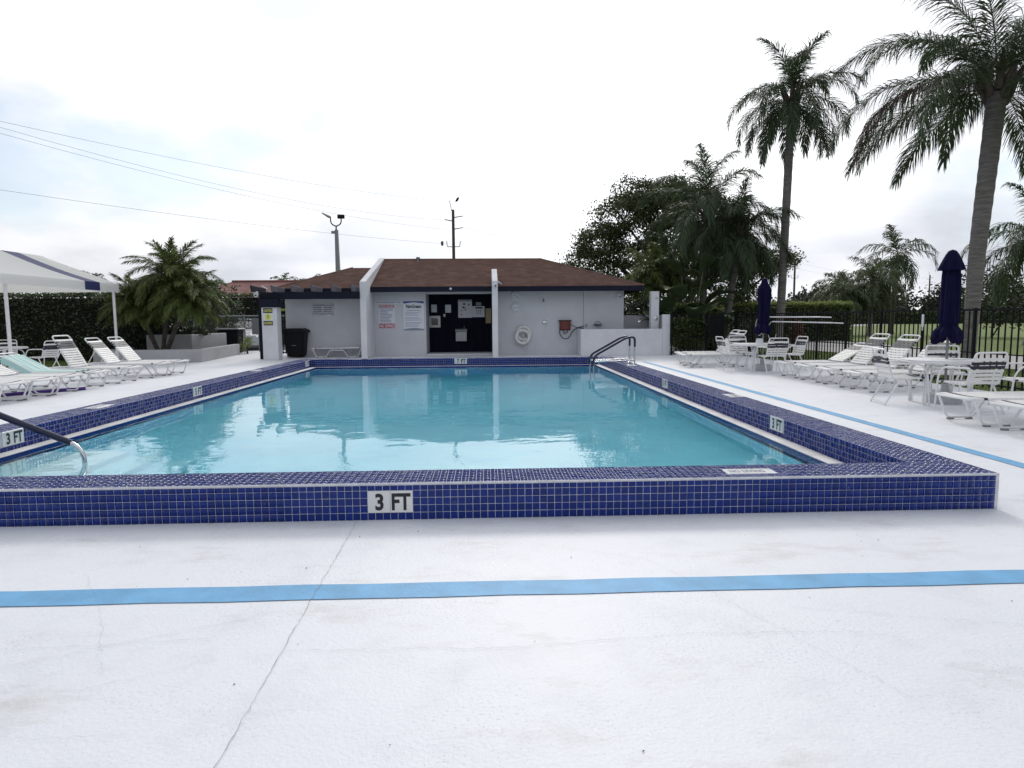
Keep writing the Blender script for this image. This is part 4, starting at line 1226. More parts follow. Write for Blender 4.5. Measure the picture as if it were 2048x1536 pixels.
def table(x, y, r_, h, label, rot=0.3):
    t = thing('patio_table', label, 'table', (x, y, 0), rot, 'round white patio tables')
    q = MB(); q.lathe([(0.028, h - .006), (r_ - .01, h - .006), (r_, h - .001), (r_, h + .006), (r_ - .012, h + .010), (0.028, h + .010)], 40); q.build('tabletop', M_white, t, smooth=True, world=False)
    P_ = [((r_ - .008) * math.cos(a), (r_ - .008) * math.sin(a), h - .022) for a in np.linspace(0, 2 * PI, 36, endpoint=False)]
    q = MB(); q.tube(P_, 0.019, 8, closed=True); q.build('rim', M_white, t, smooth=True, world=False)
    for k in range(4):
        a = k * PI / 2 + .25
        ca, sa = math.cos(a), math.sin(a)
        lr = r_ * .80
        q = MB()
        for d in (-.018, .018):
            q.tube(fillet([(ca * (lr - .16) - sa * d * 4, sa * (lr - .16) + ca * d * 4, h - .02), (ca * lr - sa * d, sa * lr + ca * d, h - .12), (ca * lr - sa * d, sa * lr + ca * d, 0)], .08, 4), 0.0135, 8)
        q.build('leg', M_white, t, smooth=True, world=False)
    return t
def umbrella(x, y, ztop, zbot, label, seed, cap=True, lean=0.0):
    t = thing('folded_umbrella', label, 'umbrella', (x, y, 0), 0, 'folded navy umbrellas')
    q = MB(); q.tube([(0, 0, 0.06), (0.0, 0, ztop - .05)], 0.020, 10); q.build('pole', M_galv, t, smooth=True, world=False)
    r = random.Random(seed)
    ph = [r.uniform(0, 6.3) for _ in range(4)]
    H = ztop - zbot
    tie = zbot + H * 0.17
    prof = []
    for k in range(30):
        s = k / 29; z = ztop - .02 - (H - .02) * s
        if s < .83: rad = (.055 + .075 * min(1, s / .5) ** .7 if cap else .05 + .085 * min(1, s / .16)) + .008 * math.sin(s * 9)
        else:
            u = (s - .83) / .17; rad = .125 + .08 * math.sin(u * 1.9)
        d = abs(z - tie)
        rad *= 1 - .22 * math.exp(-(d / .045) ** 2)
        prof.append((rad, z))
    prof.append((0.03, zbot + .05))
    prof = prof[::-1]
    def wob(a, z):
        fo = 1 + .13 * math.sin(8 * a + ph[0] + 1.5 * z) + .08 * math.sin(5 * a + ph[1] - 2.2 * z) + .05 * math.sin(13 * a + ph[2])
        return fo * (1 + .06 * math.sin(3.3 * z + ph[3]))
    q = MB(); q.lathe(prof, 48, (0, 0, 0), wob)
    q.v = [(v[0] + (.03 * (1 if cap else 0)) * (zbot + .3 - v[2]) * -.3, v[1], v[2] + (.05 * math.sin(2 * math.atan2(v[1], v[0]) + seed) + .035 * math.sin(8 * math.atan2(v[1], v[0]) + ph[0])) * max(0, 1 - (v[2] - zbot) / .16)) for v in q.v]
    q.build('canopy', M_fab, t, smooth=True, world=False)
    if cap:
        cp = [(0.172, ztop - .29), (0.150, ztop - .22), (0.115, ztop - .12), (0.085, ztop - .05), (0.055, ztop + .0), (0.01, ztop + .02)]
        q = MB(); q.lathe(cp, 48, (0, 0, 0), lambda a, z: 1 + (.13 * math.sin(8 * a + 1.1)) * min(1, (ztop - z) / .25)); q.build('vent_cap', M_fab, t, smooth=True, world=False)
    else:
        q = MB(); q.lathe([(0.125, ztop - .26), (0.115, ztop - .17), (0.08, ztop - .06), (0.068, ztop + .03), (0.02, ztop + .05)], 24, (0, 0, 0), lambda a, z: 1 + .1 * math.sin(6 * a)); q.build('vent_cap', M_fab, t, smooth=True, world=False)
    P_ = [(0.115 * math.cos(a), 0.115 * math.sin(a), tie) for a in np.linspace(0, 2 * PI, 24, endpoint=False)]
    q = MB(); q.tube(P_, 0.012, 6, closed=True); q.build('tie_strap', M_fab, t, smooth=True, world=False)
    q = MB(); q.lathe([(0.235, 0), (0.24, .05), (0.235, .13), (0.20, .16), (0.06, .17), (0.05, .30), (0.03, .30)], 28, (0, 0, 0)); q.build('base', M_concrete, t, smooth=True, world=False)
    for k in range(8):
        a = k * PI / 4 + .2
        q = MB(); q.tube([(.06 * math.cos(a), .06 * math.sin(a), zbot + .25), (.13 * math.cos(a), .13 * math.sin(a), zbot + .03)], .006, 5); q.build('rib', M_galv, t, world=False)
    return t
table(6.98, 10.03, 0.52, 0.675, 'round white table under the nearer navy umbrella')
umbrella(7.10, 10.05, 2.33, 0.98, 'folded navy umbrella with flared cap at the nearer table', 1)
table(6.72, 16.6, 0.52, 0.675, 'round white table under the farther navy umbrella', 0.9)
umbrella(6.95, 16.6, 2.26, 0.97, 'folded navy umbrella with slim top at the farther table', 4, cap=False)
chair(6.78, 9.10, PI / 2 + .08, 'white strap chair with its back to the camera at the nearer table')
chair(6.40, 10.06, -.15, 'white strap chair on the pool side of the nearer table')
chair(7.52, 10.62, -PI * .62, 'white strap chair behind the nearer table, facing the pool')
chair(7.84, 9.45, PI * .93, 'white strap chair cut by the right photo edge at the nearer table')
chair(6.30, 16.95, .05, 'white strap chair on the pool side of the farther table')
chair(6.86, 15.85, PI / 2 + .05, 'white strap chair with its back to the camera at the farther table')
chair(6.78, 17.45, -PI / 2 + .1, 'white strap chair on the gate side of the farther table')
chair(7.62, 16.55, PI + .1, 'white strap chair on the fence side of the farther table')
# under the tent
table(-13.1, 18.7, 0.5, 0.675, 'round white table under the striped tent', 0.2)
chair(-12.85, 17.85, PI / 2 + .25, 'white strap chair with its back to the camera under the tent', 'white strap chairs under the tent')
chair(-13.6, 19.4, -PI / 2 + .5, 'white strap chair at the hedge side of the tent table', 'white strap chairs under the tent')
chair(-12.00, 18.5, PI - .25, 'white strap chair turned from the pool at the tent edge', 'white strap chairs under the tent')

# napkin holders / papers on tables
t = thing('paper_tent_card', 'small white folded card on the farther table', 'card', (6.80, 16.45, 0.685))
q = MB(); q.add([(-.08, -.05, 0), (.08, -.05, 0), (.08, .05, 0), (-.08, .05, 0), (-.08, 0, .13), (.08, 0, .13)], [(0, 1, 5, 4), (2, 3, 4, 5), (0, 4, 3), (1, 2, 5)]); q.build('card', M_paper, t, world=False)
t = thing('paper_sheet', 'loose white paper lying on the nearer table', 'paper', (7.2, 9.9, 0.686))
q = MB(); q.box(-.12, .12, -.09, .09, 0, .006); q.box(-.09, .13, -.08, .07, .0062, .010); q.build('sheet', M_paper, t, world=False)

# towel over the third lounger
def towel():
    t = thing('beach_towel', 'aqua striped beach towel draped over a lounger left of the pool', 'towel', (-9.1, 13.95, LH))
    an = R(28); hx = 1.24
    prof = [(0.35, LH + .026), (0.7, LH + .022), (1.0, LH + .024), (1.18, LH + .035)]
    for u in (0.05, .2, .35, .5, .62): prof.append((hx + u * math.cos(an) - .03 * math.sin(an), LH + .02 + u * math.sin(an) + .035 * math.cos(an)))
    r = random.Random(9)
    ny_ = 18
    vs, fs, mi = [], [], []
    for i, (x, z) in enumerate(prof):
        for k in range(ny_ + 1):
            y = -.36 + .72 * k / ny_
            dz = .010 * math.sin(k * 1.3 + i * .8) + .006 * math.sin(k * 2.7 - i)
            if abs(y) > .31: dz -= (abs(y) - .31) * 2.2
            vs.append((-7.88 - x, 13.95 - y, z + dz + .008))
    m_ = ny_ + 1
    q = MB()
    for i in range(len(prof) - 1):
        for k in range(ny_):
            q.cur = 1 if (k // 1) % 3 == 1 else 0
            q.add([vs[i * m_ + k], vs[i * m_ + k + 1], vs[(i + 1) * m_ + k + 1], vs[(i + 1) * m_ + k]], [(0, 1, 2, 3)])
    me = q.mesh('cloth', [M_towel, M_towelw], shift=wloc(t))
    bm = bmesh.new(); bm.from_mesh(me); bmesh.ops.remove_doubles(bm, verts=bm.verts, dist=.0005)
    bmesh.ops.recalc_face_normals(bm, faces=bm.faces); bm.to_mesh(me); bm.free()
    me.polygons.foreach_set('use_smooth', [True] * len(me.polygons))
    newobj('cloth', me, t)
towel()
def noodle(p, label, m):
    t = thing('pool_noodle', label, 'pool noodle', p[0])
    q = MB(); q.tube(fillet(p, .3, 4), .032, 10); q.build('foam', m, t, smooth=True)
noodle([(-8.02, 13.55, .032), (-8.6, 12.9, .032), (-9.1, 12.1, .032)], 'purple pool noodle lying under the left loungers', M_noodle)
noodle([(-8.75, 11.95, .032), (-9.2, 11.4, .032), (-9.7, 10.9, .032)], 'maroon pool noodle lying under the nearest left loungers', M_noodle2)
t = thing('striped_bag', 'black and white striped bag on a chair under the tent', 'bag', (-12.70, 18.0, .43))
q = MB(); 
for k in range(6):
    q.cur = k % 2
    a0 = -.21 + .07 * k; a1 = a0 + .07
    rr_ = lambda a: .13 * math.sqrt(max(.02, 1 - (a / .23) ** 2))
    vs = []
    for a in (a0, a1):
        for j_ in range(10):
            th = j_ * 2 * PI / 10
            vs.append((a, rr_(a) * 1.2 * math.cos(th), .11 + rr_(a) * .9 * math.sin(th)))
    q.add(vs, [(j_, (j_ + 1) % 10, 10 + (j_ + 1) % 10, 10 + j_) for j_ in range(10)] + [tuple(range(10)), tuple(range(10, 20))])
o = q.build('bag', [M_ink, M_signw], t, smooth=True, world=False); o.rotation_euler = (0, .1, .5)

# ================================================================== TENT
tent = thing('canopy_tent', 'white party tent with navy stripes left of the pool', 'tent', (-14.6, 19, 0))
TX, TYa, TYb, TRX, TRZ, TEZ, TBZ = -11.72, 12.6, 21.95, -14.05, 3.44, 2.54, 2.29
BX = 2 * TRX - TX
stripes = []
yy = TYb
pat = [1.05, 0.76, 5.2, 0.76, 1.05]
for k, w_ in enumerate(pat):
    stripes.append((yy - w_, yy, k % 2)); yy -= w_
TYa = yy
for (ya, yb, blue) in stripes:
    m_ = M_canblue if blue else M_canopy
    for sx, nm in ((TX, 'roof_panel'), (BX, 'roof_panel')):
        q = MB()
        n = 6
        for k in range(n):
            t0, t1 = k / n, (k + 1) / n
            f = lambda t_: TEZ + (TRZ - TEZ) * t_ - .05 * math.sin(PI * t_)
            q.add([(sx + (TRX - sx) * t0, ya, f(t0)), (sx + (TRX - sx) * t0, yb, f(t0)), (sx + (TRX - sx) * t1, yb, f(t1)), (sx + (TRX - sx) * t1, ya, f(t1))], [(0, 1, 2, 3)])
        q.build(nm, m_, tent)
        s_ = .006 if sx == TX else -.006
        q = MB(); q.box(min(sx, sx + s_), max(sx, sx + s_), ya, yb, TBZ, TEZ + .002); q.build('valance', m_, tent)
for y in (TYb, TYa):
    q = MB(); q.prism([(TX, TBZ), (TX, TEZ), (TRX, TRZ - .02), (BX, TEZ), (BX, TBZ)], y - .004, y + .004, 'y'); q.build('gable', M_canopy, tent)
for (x, y) in ((TX - .12, TYb - .1), (TX - .12, 17.05), (TX - .12, TYa + .1), (BX + .12, TYb - .1), (BX + .12, 17.05), (BX + .12, TYa + .1)):
    q = MB(); q.tube([(x, y, 0), (x, y, TEZ - .03)], .042, 12); q.lathe([(0.09, 0), (0.09, .012)], 14, (x, y, 0)); q.build('pole', M_white, tent, smooth=True)
q = MB(); q.tube([(TX - .12, TYa + .1, TEZ - .06), (TX - .12, TYb - .1, TEZ - .06)], .025, 8); q.build('eave_tube', M_white, tent, smooth=True)

# ================================================================== FENCES
FH = 1.47
def fence_run(label, a, b_, n_per=10, first_post=True, name='metal_fence', cat='fence', mid=0.66):
    a = Vector((a[0], a[1], 0)); b_ = Vector((b_[0], b_[1], 0))
    d = b_ - a; L_ = d.length; u = d / L_
    t = thing(name, label, cat, a, math.atan2(d.y, d.x))
    n = round(L_ / 0.147)
    if 'pk' not in FM_:
        q = MB(); q.box(-.0095, .0095, -.0095, .0095, 0.06, FH - .02); FM_['pk'] = q.mesh('picket', M_iron)
        q = MB(); q.box(-.023, .023, -.023, .023, -.05, FH + .0); q.box(-.027, .027, -.027, .027, FH + .0, FH + .015); FM_['po'] = q.mesh('post', M_iron)
    for z, hh, nm in ((FH - .035, .036, 'top_rail'), (mid, .02, 'middle_rail'), (.10, .028, 'bottom_rail')):
        q = MB(); q.box(0, L_, -.018, .018, z, z + hh); q.build(nm, M_iron, t, world=False)
    for k in range(n + 1):
        x = L_ * k / n
        if k % n_per == 0: newobj('post', FM_['po'], t, (x, 0, 0))
        else: newobj('picket', FM_['pk'], t, (x, 0.0, 0))
    return t
FM_ = {}
fence_run('short black picket fence between the low shower wall and the gate', (6.62, 23.75), (7.85, 23.75), 8)
fence_run('black iron picket gate at the corner of the deck', (7.92, 23.75), (8.90, 23.72), 7, name='iron_gate', cat='gate')
fence_run('long black picket fence along the lawn', (8.98, 23.77), (8.98, 7.6), 10)
t = thing('mesh_panel', 'dark mesh lock guard on the corner gate', 'panel', (8.2, 23.7, .6))
q = MB(); q.box(7.95, 8.5, 23.69, 23.70, .62, 1.42); q.build('mesh', M_iron, t)
def pole(label, y0_, z0_, y1_, z1_, name='reach_pole', hook=False):
    t = thing(name, label, 'pole', (8.92, y0_, z0_), 0, 'safety poles hung on the fence')
    q = MB(); q.tube([(8.92, y0_, z0_), (8.92, y1_, z1_)], .019, 8); q.build('shaft', M_white, t, smooth=True)
    q = MB(); q.tube([(8.92, y1_ + .02, z1_), (8.92, y1_ - .55, z1_ - .01)], .014, 8); q.build('inner_shaft', M_white, t, smooth=True)
    if hook:
        P_ = [(8.92, y0_ + .02 + .30 * math.sin(a), z0_ - .30 + .30 * math.cos(a)) for a in np.linspace(0, 4.4, 16)]
        q = MB(); q.tube(P_, .009, 6); q.build('hook', M_white, t, smooth=True)
pole('upper white reaching pole with hook hung along the fence', 21.6, 1.345, 17.6, 1.335, hook=True)
pole('lower white reaching pole hung along the fence', 20.6, 1.20, 17.0, 1.185, hook=True)
t = thing('fence_latch', 'small white latch plate on the long fence beside the nearer umbrella', 'latch', (8.96, 13.45, 1.15))
q = MB(); q.box(8.935, 8.95, 13.40, 13.46, 1.12, 1.38); q.tube([(8.94, 13.43, 1.12), (8.94, 13.43, 1.05)], .012, 6); q.build('plate', M_signw, t)

# ================================================================== PLANTS
def frond_mesh(name, L, elev, droop, nl, ll, lw, seed, mats, sweep0=35, plum=0.5, grav=0.7, rr=0.02, stalk=0.1):
    r = random.Random(seed)
    NS = 16
    pts = [Vector((0, 0, 0))]
    side = 0.0
    tw = r.uniform(-.25, .25)
    for i in range(NS):
        t = (i + .5) / NS
        a = elev - droop * t ** 1.25
        side += tw / NS
        pts.append(pts[-1] + Vector((math.cos(a) * math.cos(side * t), math.cos(a) * math.sin(side * t), math.sin(a))) * (L / NS))
    V, F, MI = [], [], []
    # rachis
    for i, p_ in enumerate(pts):
        rad = rr * (1 - .85 * i / NS)
        V += [p_ + Vector((0, rad, 0)), p_ + Vector((0, -rad, 0)), p_ + Vector((0, 0, rad * 1.2))]
    for i in range(NS):
        for k in range(3):
            l = (k + 1) % 3
            F.append((i * 3 + k, i * 3 + l, (i + 1) * 3 + l, (i + 1) * 3 + k)); MI.append(1)
    up = Vector((0, 0, 1))
    for i in range(nl):
        t = stalk + (1 - stalk) * (i + r.random() * .8) / nl
        f = t * NS; k = min(int(f), NS - 1); w = f - k
        p0 = pts[k].lerp(pts[k + 1], w)
        T = (pts[k + 1] - pts[k]).normalized()
        S0 = T.cross(up)
        if S0.length < .05: S0 = Vector((0, 1, 0))
        S0.normalize()
        Nn = S0.cross(T)
        for sd in (-1, 1):
            sw = R(sweep0 + 35 * t + r.uniform(-9, 9))
            d = S0 * sd * math.cos(sw) + T * math.sin(sw) + Nn * r.uniform(-plum, plum * 1.1)
            d.normalize()
            ln = ll * (.45 + .55 * math.sin(PI * min(1, t * .95 + .12))) * r.uniform(.8, 1.12)
            g = Vector((0, 0, -grav))
            d2 = (d + g * r.uniform(.5, 1.1)).normalized()
            d3 = (d2 + g * r.uniform(.5, 1.2)).normalized()
            wv = d.cross(Nn)
            if wv.length < .1: wv = T.copy()
            wv = (wv.normalized() * .8 + Nn * r.uniform(-.5, .5)).normalized() * (lw / 2)
            a1 = p0 + d * ln * .38; a2 = a1 + d2 * ln * .34; a3 = a2 + d3 * ln * .28
            o = len(V)
            V += [p0 - wv * .5, p0 + wv * .5, a1 - wv, a1 + wv, a2 - wv * .8, a2 + wv * .8, a3 - wv * .1, a3 + wv * .1]
            F += [(o, o + 1, o + 3, o + 2), (o + 2, o + 3, o + 5, o + 4), (o + 4, o + 5, o + 7, o + 6)]; MI += [0, 0, 0]
    return np_mesh(name, np.array([v[:] for v in V]), np.array(F), mats, MI)

def trunk_mb(path, r0, r1, rings=40, n=14, bulge=0.0, seed=1):
    r = random.Random(seed)
    P = [Vector(p_) for p_ in path]
    q = MB(); pts, rad = [], []
    m = rings
    for i in range(m + 1):
        t = i / m; f = t * (len(P) - 1); k = min(int(f), len(P) - 2); w = f - k
        pts.append(P[k].lerp(P[k + 1], w))
        rr_ = r0 + (r1 - r0) * t + bulge * math.sin(PI * t)
        if t < .06: rr_ *= 1 + .35 * (1 - t / .06)
        rad.append(rr_ * (1 + (0.025 if i % 2 else -.02) + r.uniform(-.012, .012)))
    q.tube(pts, rad, n)
    return q

def palm(name, label, base, top, r0, r1, L, nfr, leafm, seed, nl=60, ll=.75, lw=.035, elev=(80, -45), droop=(50, 95), trunk_m=None, bulge=0, boots=True, cat='palm tree', group=None, dead=0, grav=.7, classes=6, mid=None, plum=.5, az=None, extra=()):
    t = thing(name, label, cat, base, 0, group)
    B0 = Vector(base); T0 = Vector(top)
    path = [base, top] if mid is None else [base, mid, top]
    trunk_mb(path, r0, r1, 44 if r0 > .12 else 16, 14 if r0 > .12 else 8, bulge, seed).build('trunk', trunk_m or M_palmtr, t, smooth=True)
    r = random.Random(seed)
    rel = T0 - B0
    if boots:
        for k in range(9):
            a = k * 2.4; e = R(62 + r.uniform(-8, 10))
            q = MB(); d = Vector((math.cos(a) * math.cos(e), math.sin(a) * math.cos(e), math.sin(e)))
            p0 = T0 + Vector((math.cos(a), math.sin(a), 0)) * r1 * .75 + Vector((0, 0, -.25 + .05 * k))
            q.tube([p0, p0 + d * .35, p0 + d * .8 + Vector((0, 0, .1))], [r1 * .52, r1 * .42, r1 * .16], 6); q.build('leaf_base', M_boot, t, smooth=True)
    meshes = []
    for k in range(classes):
        u = k / (classes - 1)
        e = R(elev[0] + (elev[1] - elev[0]) * u ** .9)
        dr = R(droop[0] + (droop[1] - droop[0]) * math.sin(PI * min(1, u * .8 + .15)))
        meshes.append(frond_mesh(name + '_frond', L * (.8 + .2 * math.sin(PI * (.2 + .7 * u))), e, dr, nl, ll, lw, seed * 17 + k, [leafm, M_rachis], plum=plum, grav=grav, rr=.02 if L > 2.5 else .012))
    for i in range(nfr):
        u = (i + .5) / nfr
        k = min(classes - 1, int(u ** .85 * classes))
        a = i * 2.39996 + seed
        o = newobj('frond', meshes[k], t, rel + Vector((math.cos(a), math.sin(a), 0)) * r1 * .4 + Vector((0, 0, .28 - .35 * u if boots else 0)), (r.uniform(-.15, .15), r.uniform(-.12, .12), a))
        o.scale = (1, 1, 1) if r.random() < .5 else (1, -1, 1)
    for i in range(dead):
        a = extra[i] if i < len(extra) else r.uniform(0, 6.3)
        me = frond_mesh(name + '_dead', L * .95, R(25), R(112), nl, ll * .8, lw, seed * 31 + i, [M_deadfr, M_rachis], plum=.3, grav=1.4)
        newobj('dead_frond', me, t, rel, (0, 0, a))
    return t

# the four queen palms beside the pool and the far ones on the lawn
palm('queen_palm', 'tall thick palm leaning at the right photo edge behind the fence', (13.02, 17.6, -.05), (13.62, 17.9, 7.2), .165, .235, 4.8, 24, M_frond, 3, nl=170, ll=.95, lw=.026, bulge=.0, droop=(55, 108), elev=(82, 4), dead=1, extra=(PI * .93,), grav=.8, classes=8, mid=(13.18, 17.7, 3.0))
palm('queen_palm', 'tall slim palm rising beside the far umbrella', (11.35, 25.6, -.05), (11.6, 25.7, 9.35), .155, .15, 2.9, 24, M_frond, 5, nl=110, ll=.75, lw=.026, droop=(60, 118), elev=(84, -25), grav=.8)
palm('queen_palm', 'bushy palm with pale trunk left of the tall slim palm', (8.75, 27.0, -.05), (8.85, 27.0, 5.4), .16, .13, 3.3, 24, M_frond, 8, nl=110, ll=.8, lw=.028, droop=(45, 112), elev=(86, -30), grav=.8)
palm('queen_palm', 'shorter palm with slanting pale trunk behind the picket fence', (9.25, 26.0, -.05), (9.85, 26.0, 4.35), .14, .11, 2.5, 24, M_frond, 11, nl=100, ll=.75, lw=.028, droop=(45, 110), elev=(86, -35), grav=.8)
palm('lawn_palm', 'mid-size palm standing alone on the lawn beyond the path', (30.8, 50, -.05), (31.1, 50, 5.9), .19, .13, 3.3, 17, M_frond, 14, nl=44, ll=.95, lw=.06, droop=(55, 120), elev=(84, -50), grav=.9, trunk_m=M_palmdk, boots=False)
palm('lawn_palm', 'drooping short palm, fullest of the lawn cluster', (27.4, 47, -.05), (27.5, 47, 3.7), .16, .12, 2.9, 22, M_frond3, 17, nl=44, ll=1.0, lw=.06, droop=(60, 125), elev=(84, -30), grav=1.1, boots=False)
palm('lawn_palm', 'drooping short palm at the left end of the lawn cluster', (25.0, 46.5, -.05), (25.0, 46.5, 2.9), .14, .10, 2.5, 18, M_frond3, 20, nl=40, ll=.9, lw=.06, droop=(60, 120), elev=(80, -30), grav=1.1, boots=False)
palm('lawn_palm', 'drooping short palm in the middle of the lawn cluster', (26.3, 48.5, -.05), (26.3, 48.5, 3.2), .14, .10, 2.6, 18, M_frond3, 23, nl=40, ll=.95, lw=.06, droop=(60, 120), elev=(80, -30), grav=1.1, boots=False)
palm('lawn_palm', 'wide palm at the right photo edge behind the thick leaning palm', (25.2, 30.2, -.05), (25.6, 30.2, 4.7), .2, .15, 3.9, 22, M_frond, 26, nl=80, ll=.9, lw=.045, droop=(50, 115), elev=(80, -30), grav=.9, boots=False)

# clump of date palms in the planter
def date_palm(label, base, mid, top, L, n, seed):
    palm('date_palm', label, base, top, .075, .085, L, n, M_frond2, seed, nl=95, ll=.42, lw=.022, elev=(84, -12), droop=(35, 92), trunk_m=M_palmdk, boots=False, mid=mid, grav=.45, plum=.35, group='date palm clump in the planter')
date_palm('date palm with the tallest crown, middle of the planter clump', (-11.15, 23.45, .33), (-11.0, 23.5, 1.6), (-10.7, 23.5, 2.7), 1.8, 46, 31)
date_palm('date palm leaning left in the planter clump', (-11.3, 23.4, .33), (-11.55, 23.3, 1.1), (-11.85, 23.3, 1.9), 1.4, 36, 33)
date_palm('date palm leaning right over the planter wall', (-11.0, 23.4, .33), (-10.55, 23.2, 1.2), (-10.15, 23.2, 2.0), 1.55, 40, 36)

# broad-leaved tree behind the house
def leaf_quads(C, size, r, up=.35):
    n = len(C)
    d = r.normal(size=(n, 3)); d[:, 2] = d[:, 2] * .8
    d /= np.linalg.norm(d, axis=1)[:, None]
    w = r.normal(size=(n, 3)); w -= (w * d).sum(1)[:, None] * d
    w /= np.linalg.norm(w, axis=1)[:, None]
    s = size * r.uniform(.6, 1.25, size=(n, 1))
    a = C - d * s * .5; b_ = C + d * s * .5
    V = np.stack([a, C + w * s * .28, b_, C - w * s * .28], 1).reshape(-1, 3)
    F = np.arange(4 * n).reshape(-1, 4)
    return V, F
def lobes_points(lobes, n, r, clump=.35, per=26, shell=.55):
    vol = np.array([l[3] * l[4] * l[5] for l in lobes]) ** .75
    vol = vol / vol.sum()
    out = []
    for l, v in zip(lobes, vol):
        k = max(3, int(n * v / per))
        u = r.normal(size=(k, 3)); u /= np.linalg.norm(u, axis=1)[:, None]
        rad = (shell + (1 - shell) * r.random((k, 1))) ** .7
        rad *= 1 + .14 * r.normal(size=(k, 1))
        c_ = np.array(l[:3]) + u * rad * np.array(l[3:6])
        p_ = np.repeat(c_, per, 0) + r.normal(size=(k * per, 3)) * clump * np.array([1, 1, .55])
        out.append(p_)
    return np.concatenate(out)
def tree(name, label, base, trunk_paths, lobes, n, size, m, seed, cat='tree', clump=.35, bark=None, group=None, per=26):
    t = thing(name, label, cat, base, 0, group)
    q = MB()
    for (pth, ra, rb) in trunk_paths:
        P_ = fillet(pth, .8, 4)
        q.tube(P_, [ra + (rb - ra) * i / (len(P_) - 1) for i in range(len(P_))], 8)
    if trunk_paths: q.build('trunk', bark or M_bark, t, smooth=True)
    r = np.random.default_rng(seed)
    V, F = leaf_quads(lobes_points(lobes, n, r, clump, per), size, r)
    newobj('crown', np_mesh('crown', V - np.array(base), F, m), t)
    return t
TB = (11.2, 38.0, -.05)
lb = [(5.6, 38, 4.4, 1.5, 1.6, .9), (6.6, 38.5, 5.6, 1.5, 1.7, .9), (7.6, 37.5, 7.0, 1.5, 1.7, 1.1), (8.6, 38.5, 8.3, 1.2, 1.5, .9), (9.6, 37.8, 7.4, 1.5, 1.8, 1.3), (10.8, 38.6, 8.2, 1.4, 1.7, 1.2),
      (12.2, 38, 7.2, 1.7, 1.8, 1.4), (6.2, 37.6, 3.5, 1.6, 1.5, .6), (8.2, 38, 4.9, 1.5, 1.6, .9), (10.3, 37.6, 5.6, 1.6, 1.8, 1.3), (12.6, 37.6, 5.0, 1.9, 1.8, 1.4), (14.4, 38, 4.6, 1.6, 1.7, 1.0),
      (15.6, 37.8, 4.1, 1.3, 1.5, .6), (16.9, 38, 4.7, .9, 1.2, .45), (13.8, 38.4, 6.0, 1.5, 1.6, 1.0), (11.6, 38.3, 3.6, 1.6, 1.6, .8), (13.9, 37.5, 2.7, 1.3, 1.4, .6), (9.0, 38.2, 3.2, 1.3, 1.3, .6), (7.4, 37.8, 2.7, 1.2, 1.3, .5)]
tp = [([(11.2, 38, -.05), (11.0, 38, 2.2), (10.2, 38, 5.0), (9.6, 38, 7.4)], .34, .06), ([(11.1, 38, 1.2), (9.2, 38.2, 2.8), (7.2, 38.2, 4.6), (5.8, 38, 4.8)], .20, .04), ([(11.1, 38, 1.6), (12.6, 38, 4.0), (13.0, 38, 6.8)], .22, .05),
      ([(11.2, 38, .7), (13.2, 37.8, 1.7), (15.0, 37.8, 2.9), (16.8, 38, 4.5)], .22, .04), ([(10.6, 38, 3.4), (8.8, 38, 5.4), (7.6, 38, 7.0)], .15, .04), ([(11.0, 38, 2.6), (11.6, 38.3, 5.8), (11.0, 38.4, 8.0)], .16, .04), ([(9.2, 38.2, 2.8), (7.6, 38, 3.3), (6.2, 37.8, 3.4)], .09, .03)]
tree('broadleaf_tree', 'large dark broad-leaved tree behind the right end of the house', TB, tp, lb, 72000, .165, M_leaftr, 4, clump=.25, per=44)

# thicket of paddle-leaved plants and slim palms beside the shower wall
def paddle_plant(label, base, n, H, seed, group='paddle-leaved plants by the gate', spread=.8):
    t = thing('paddle_plant', label, 'plant', base, 0, group)
    r = random.Random(seed)
    for i in range(n):
        a = i * 2.4 + r.uniform(-.3, .3); tilt = R(r.uniform(4, 26)); h = H * r.uniform(.55, 1.0)
        d = Vector((math.cos(a) * math.sin(tilt), math.sin(a) * math.sin(tilt), math.cos(tilt)))
        p1 = d * h
        q = MB(); q.tube([(0, 0, 0), d * h * .5, p1], [.05, .032, .018], 6); q.build('stem', M_rachis, t, smooth=True, world=False)
        L_ = r.uniform(.75, 1.25) * spread; w = L_ * .24
        out = Vector((math.cos(a), math.sin(a), 0)); s = Vector((-math.sin(a), math.cos(a), 0))
        V, F = [], []
        m = 7
        for k in range(m + 1):
            u = k / m
            ang = tilt + R(15) + R(75) * u
            c_ = p1 if k == 0 else c_ + (out * math.sin(ang) + Vector((0, 0, 1)) * math.cos(ang)) * (L_ / m)
            ww = w * math.sin(PI * min(1, .08 + .9 * u)) ** .7 + .01
            nr = Vector((0, 0, 1)) * .35 * ww
            V += [c_ - s * ww + nr, c_, c_ + s * ww + nr]
        for k in range(m):
            o = k * 3
            F += [(o, o + 1, o + 4, o + 3), (o + 1, o + 2, o + 5, o + 4)]
        newobj('leaf', np_mesh('leaf', np.array([v[:] for v in V]), np.array(F), M_banana, smooth=True), t)
    return t
paddle_plant('tall paddle-leaved plant right of the shower post', (8.0, 26.2, -.05), 12, 3.6, 41, spread=1.3)
paddle_plant('low wide paddle-leaved plant just right of the shower post', (7.1, 26.3, -.05), 16, 1.6, 43, spread=1.2)
paddle_plant('leafy paddle plant leaning over the corner gate', (7.9, 25.2, -.05), 14, 1.7, 45, spread=1.2)
paddle_plant('paddle plant between the two pale palm trunks', (8.9, 25.4, -.05), 10, 1.3, 47, spread=1.0)
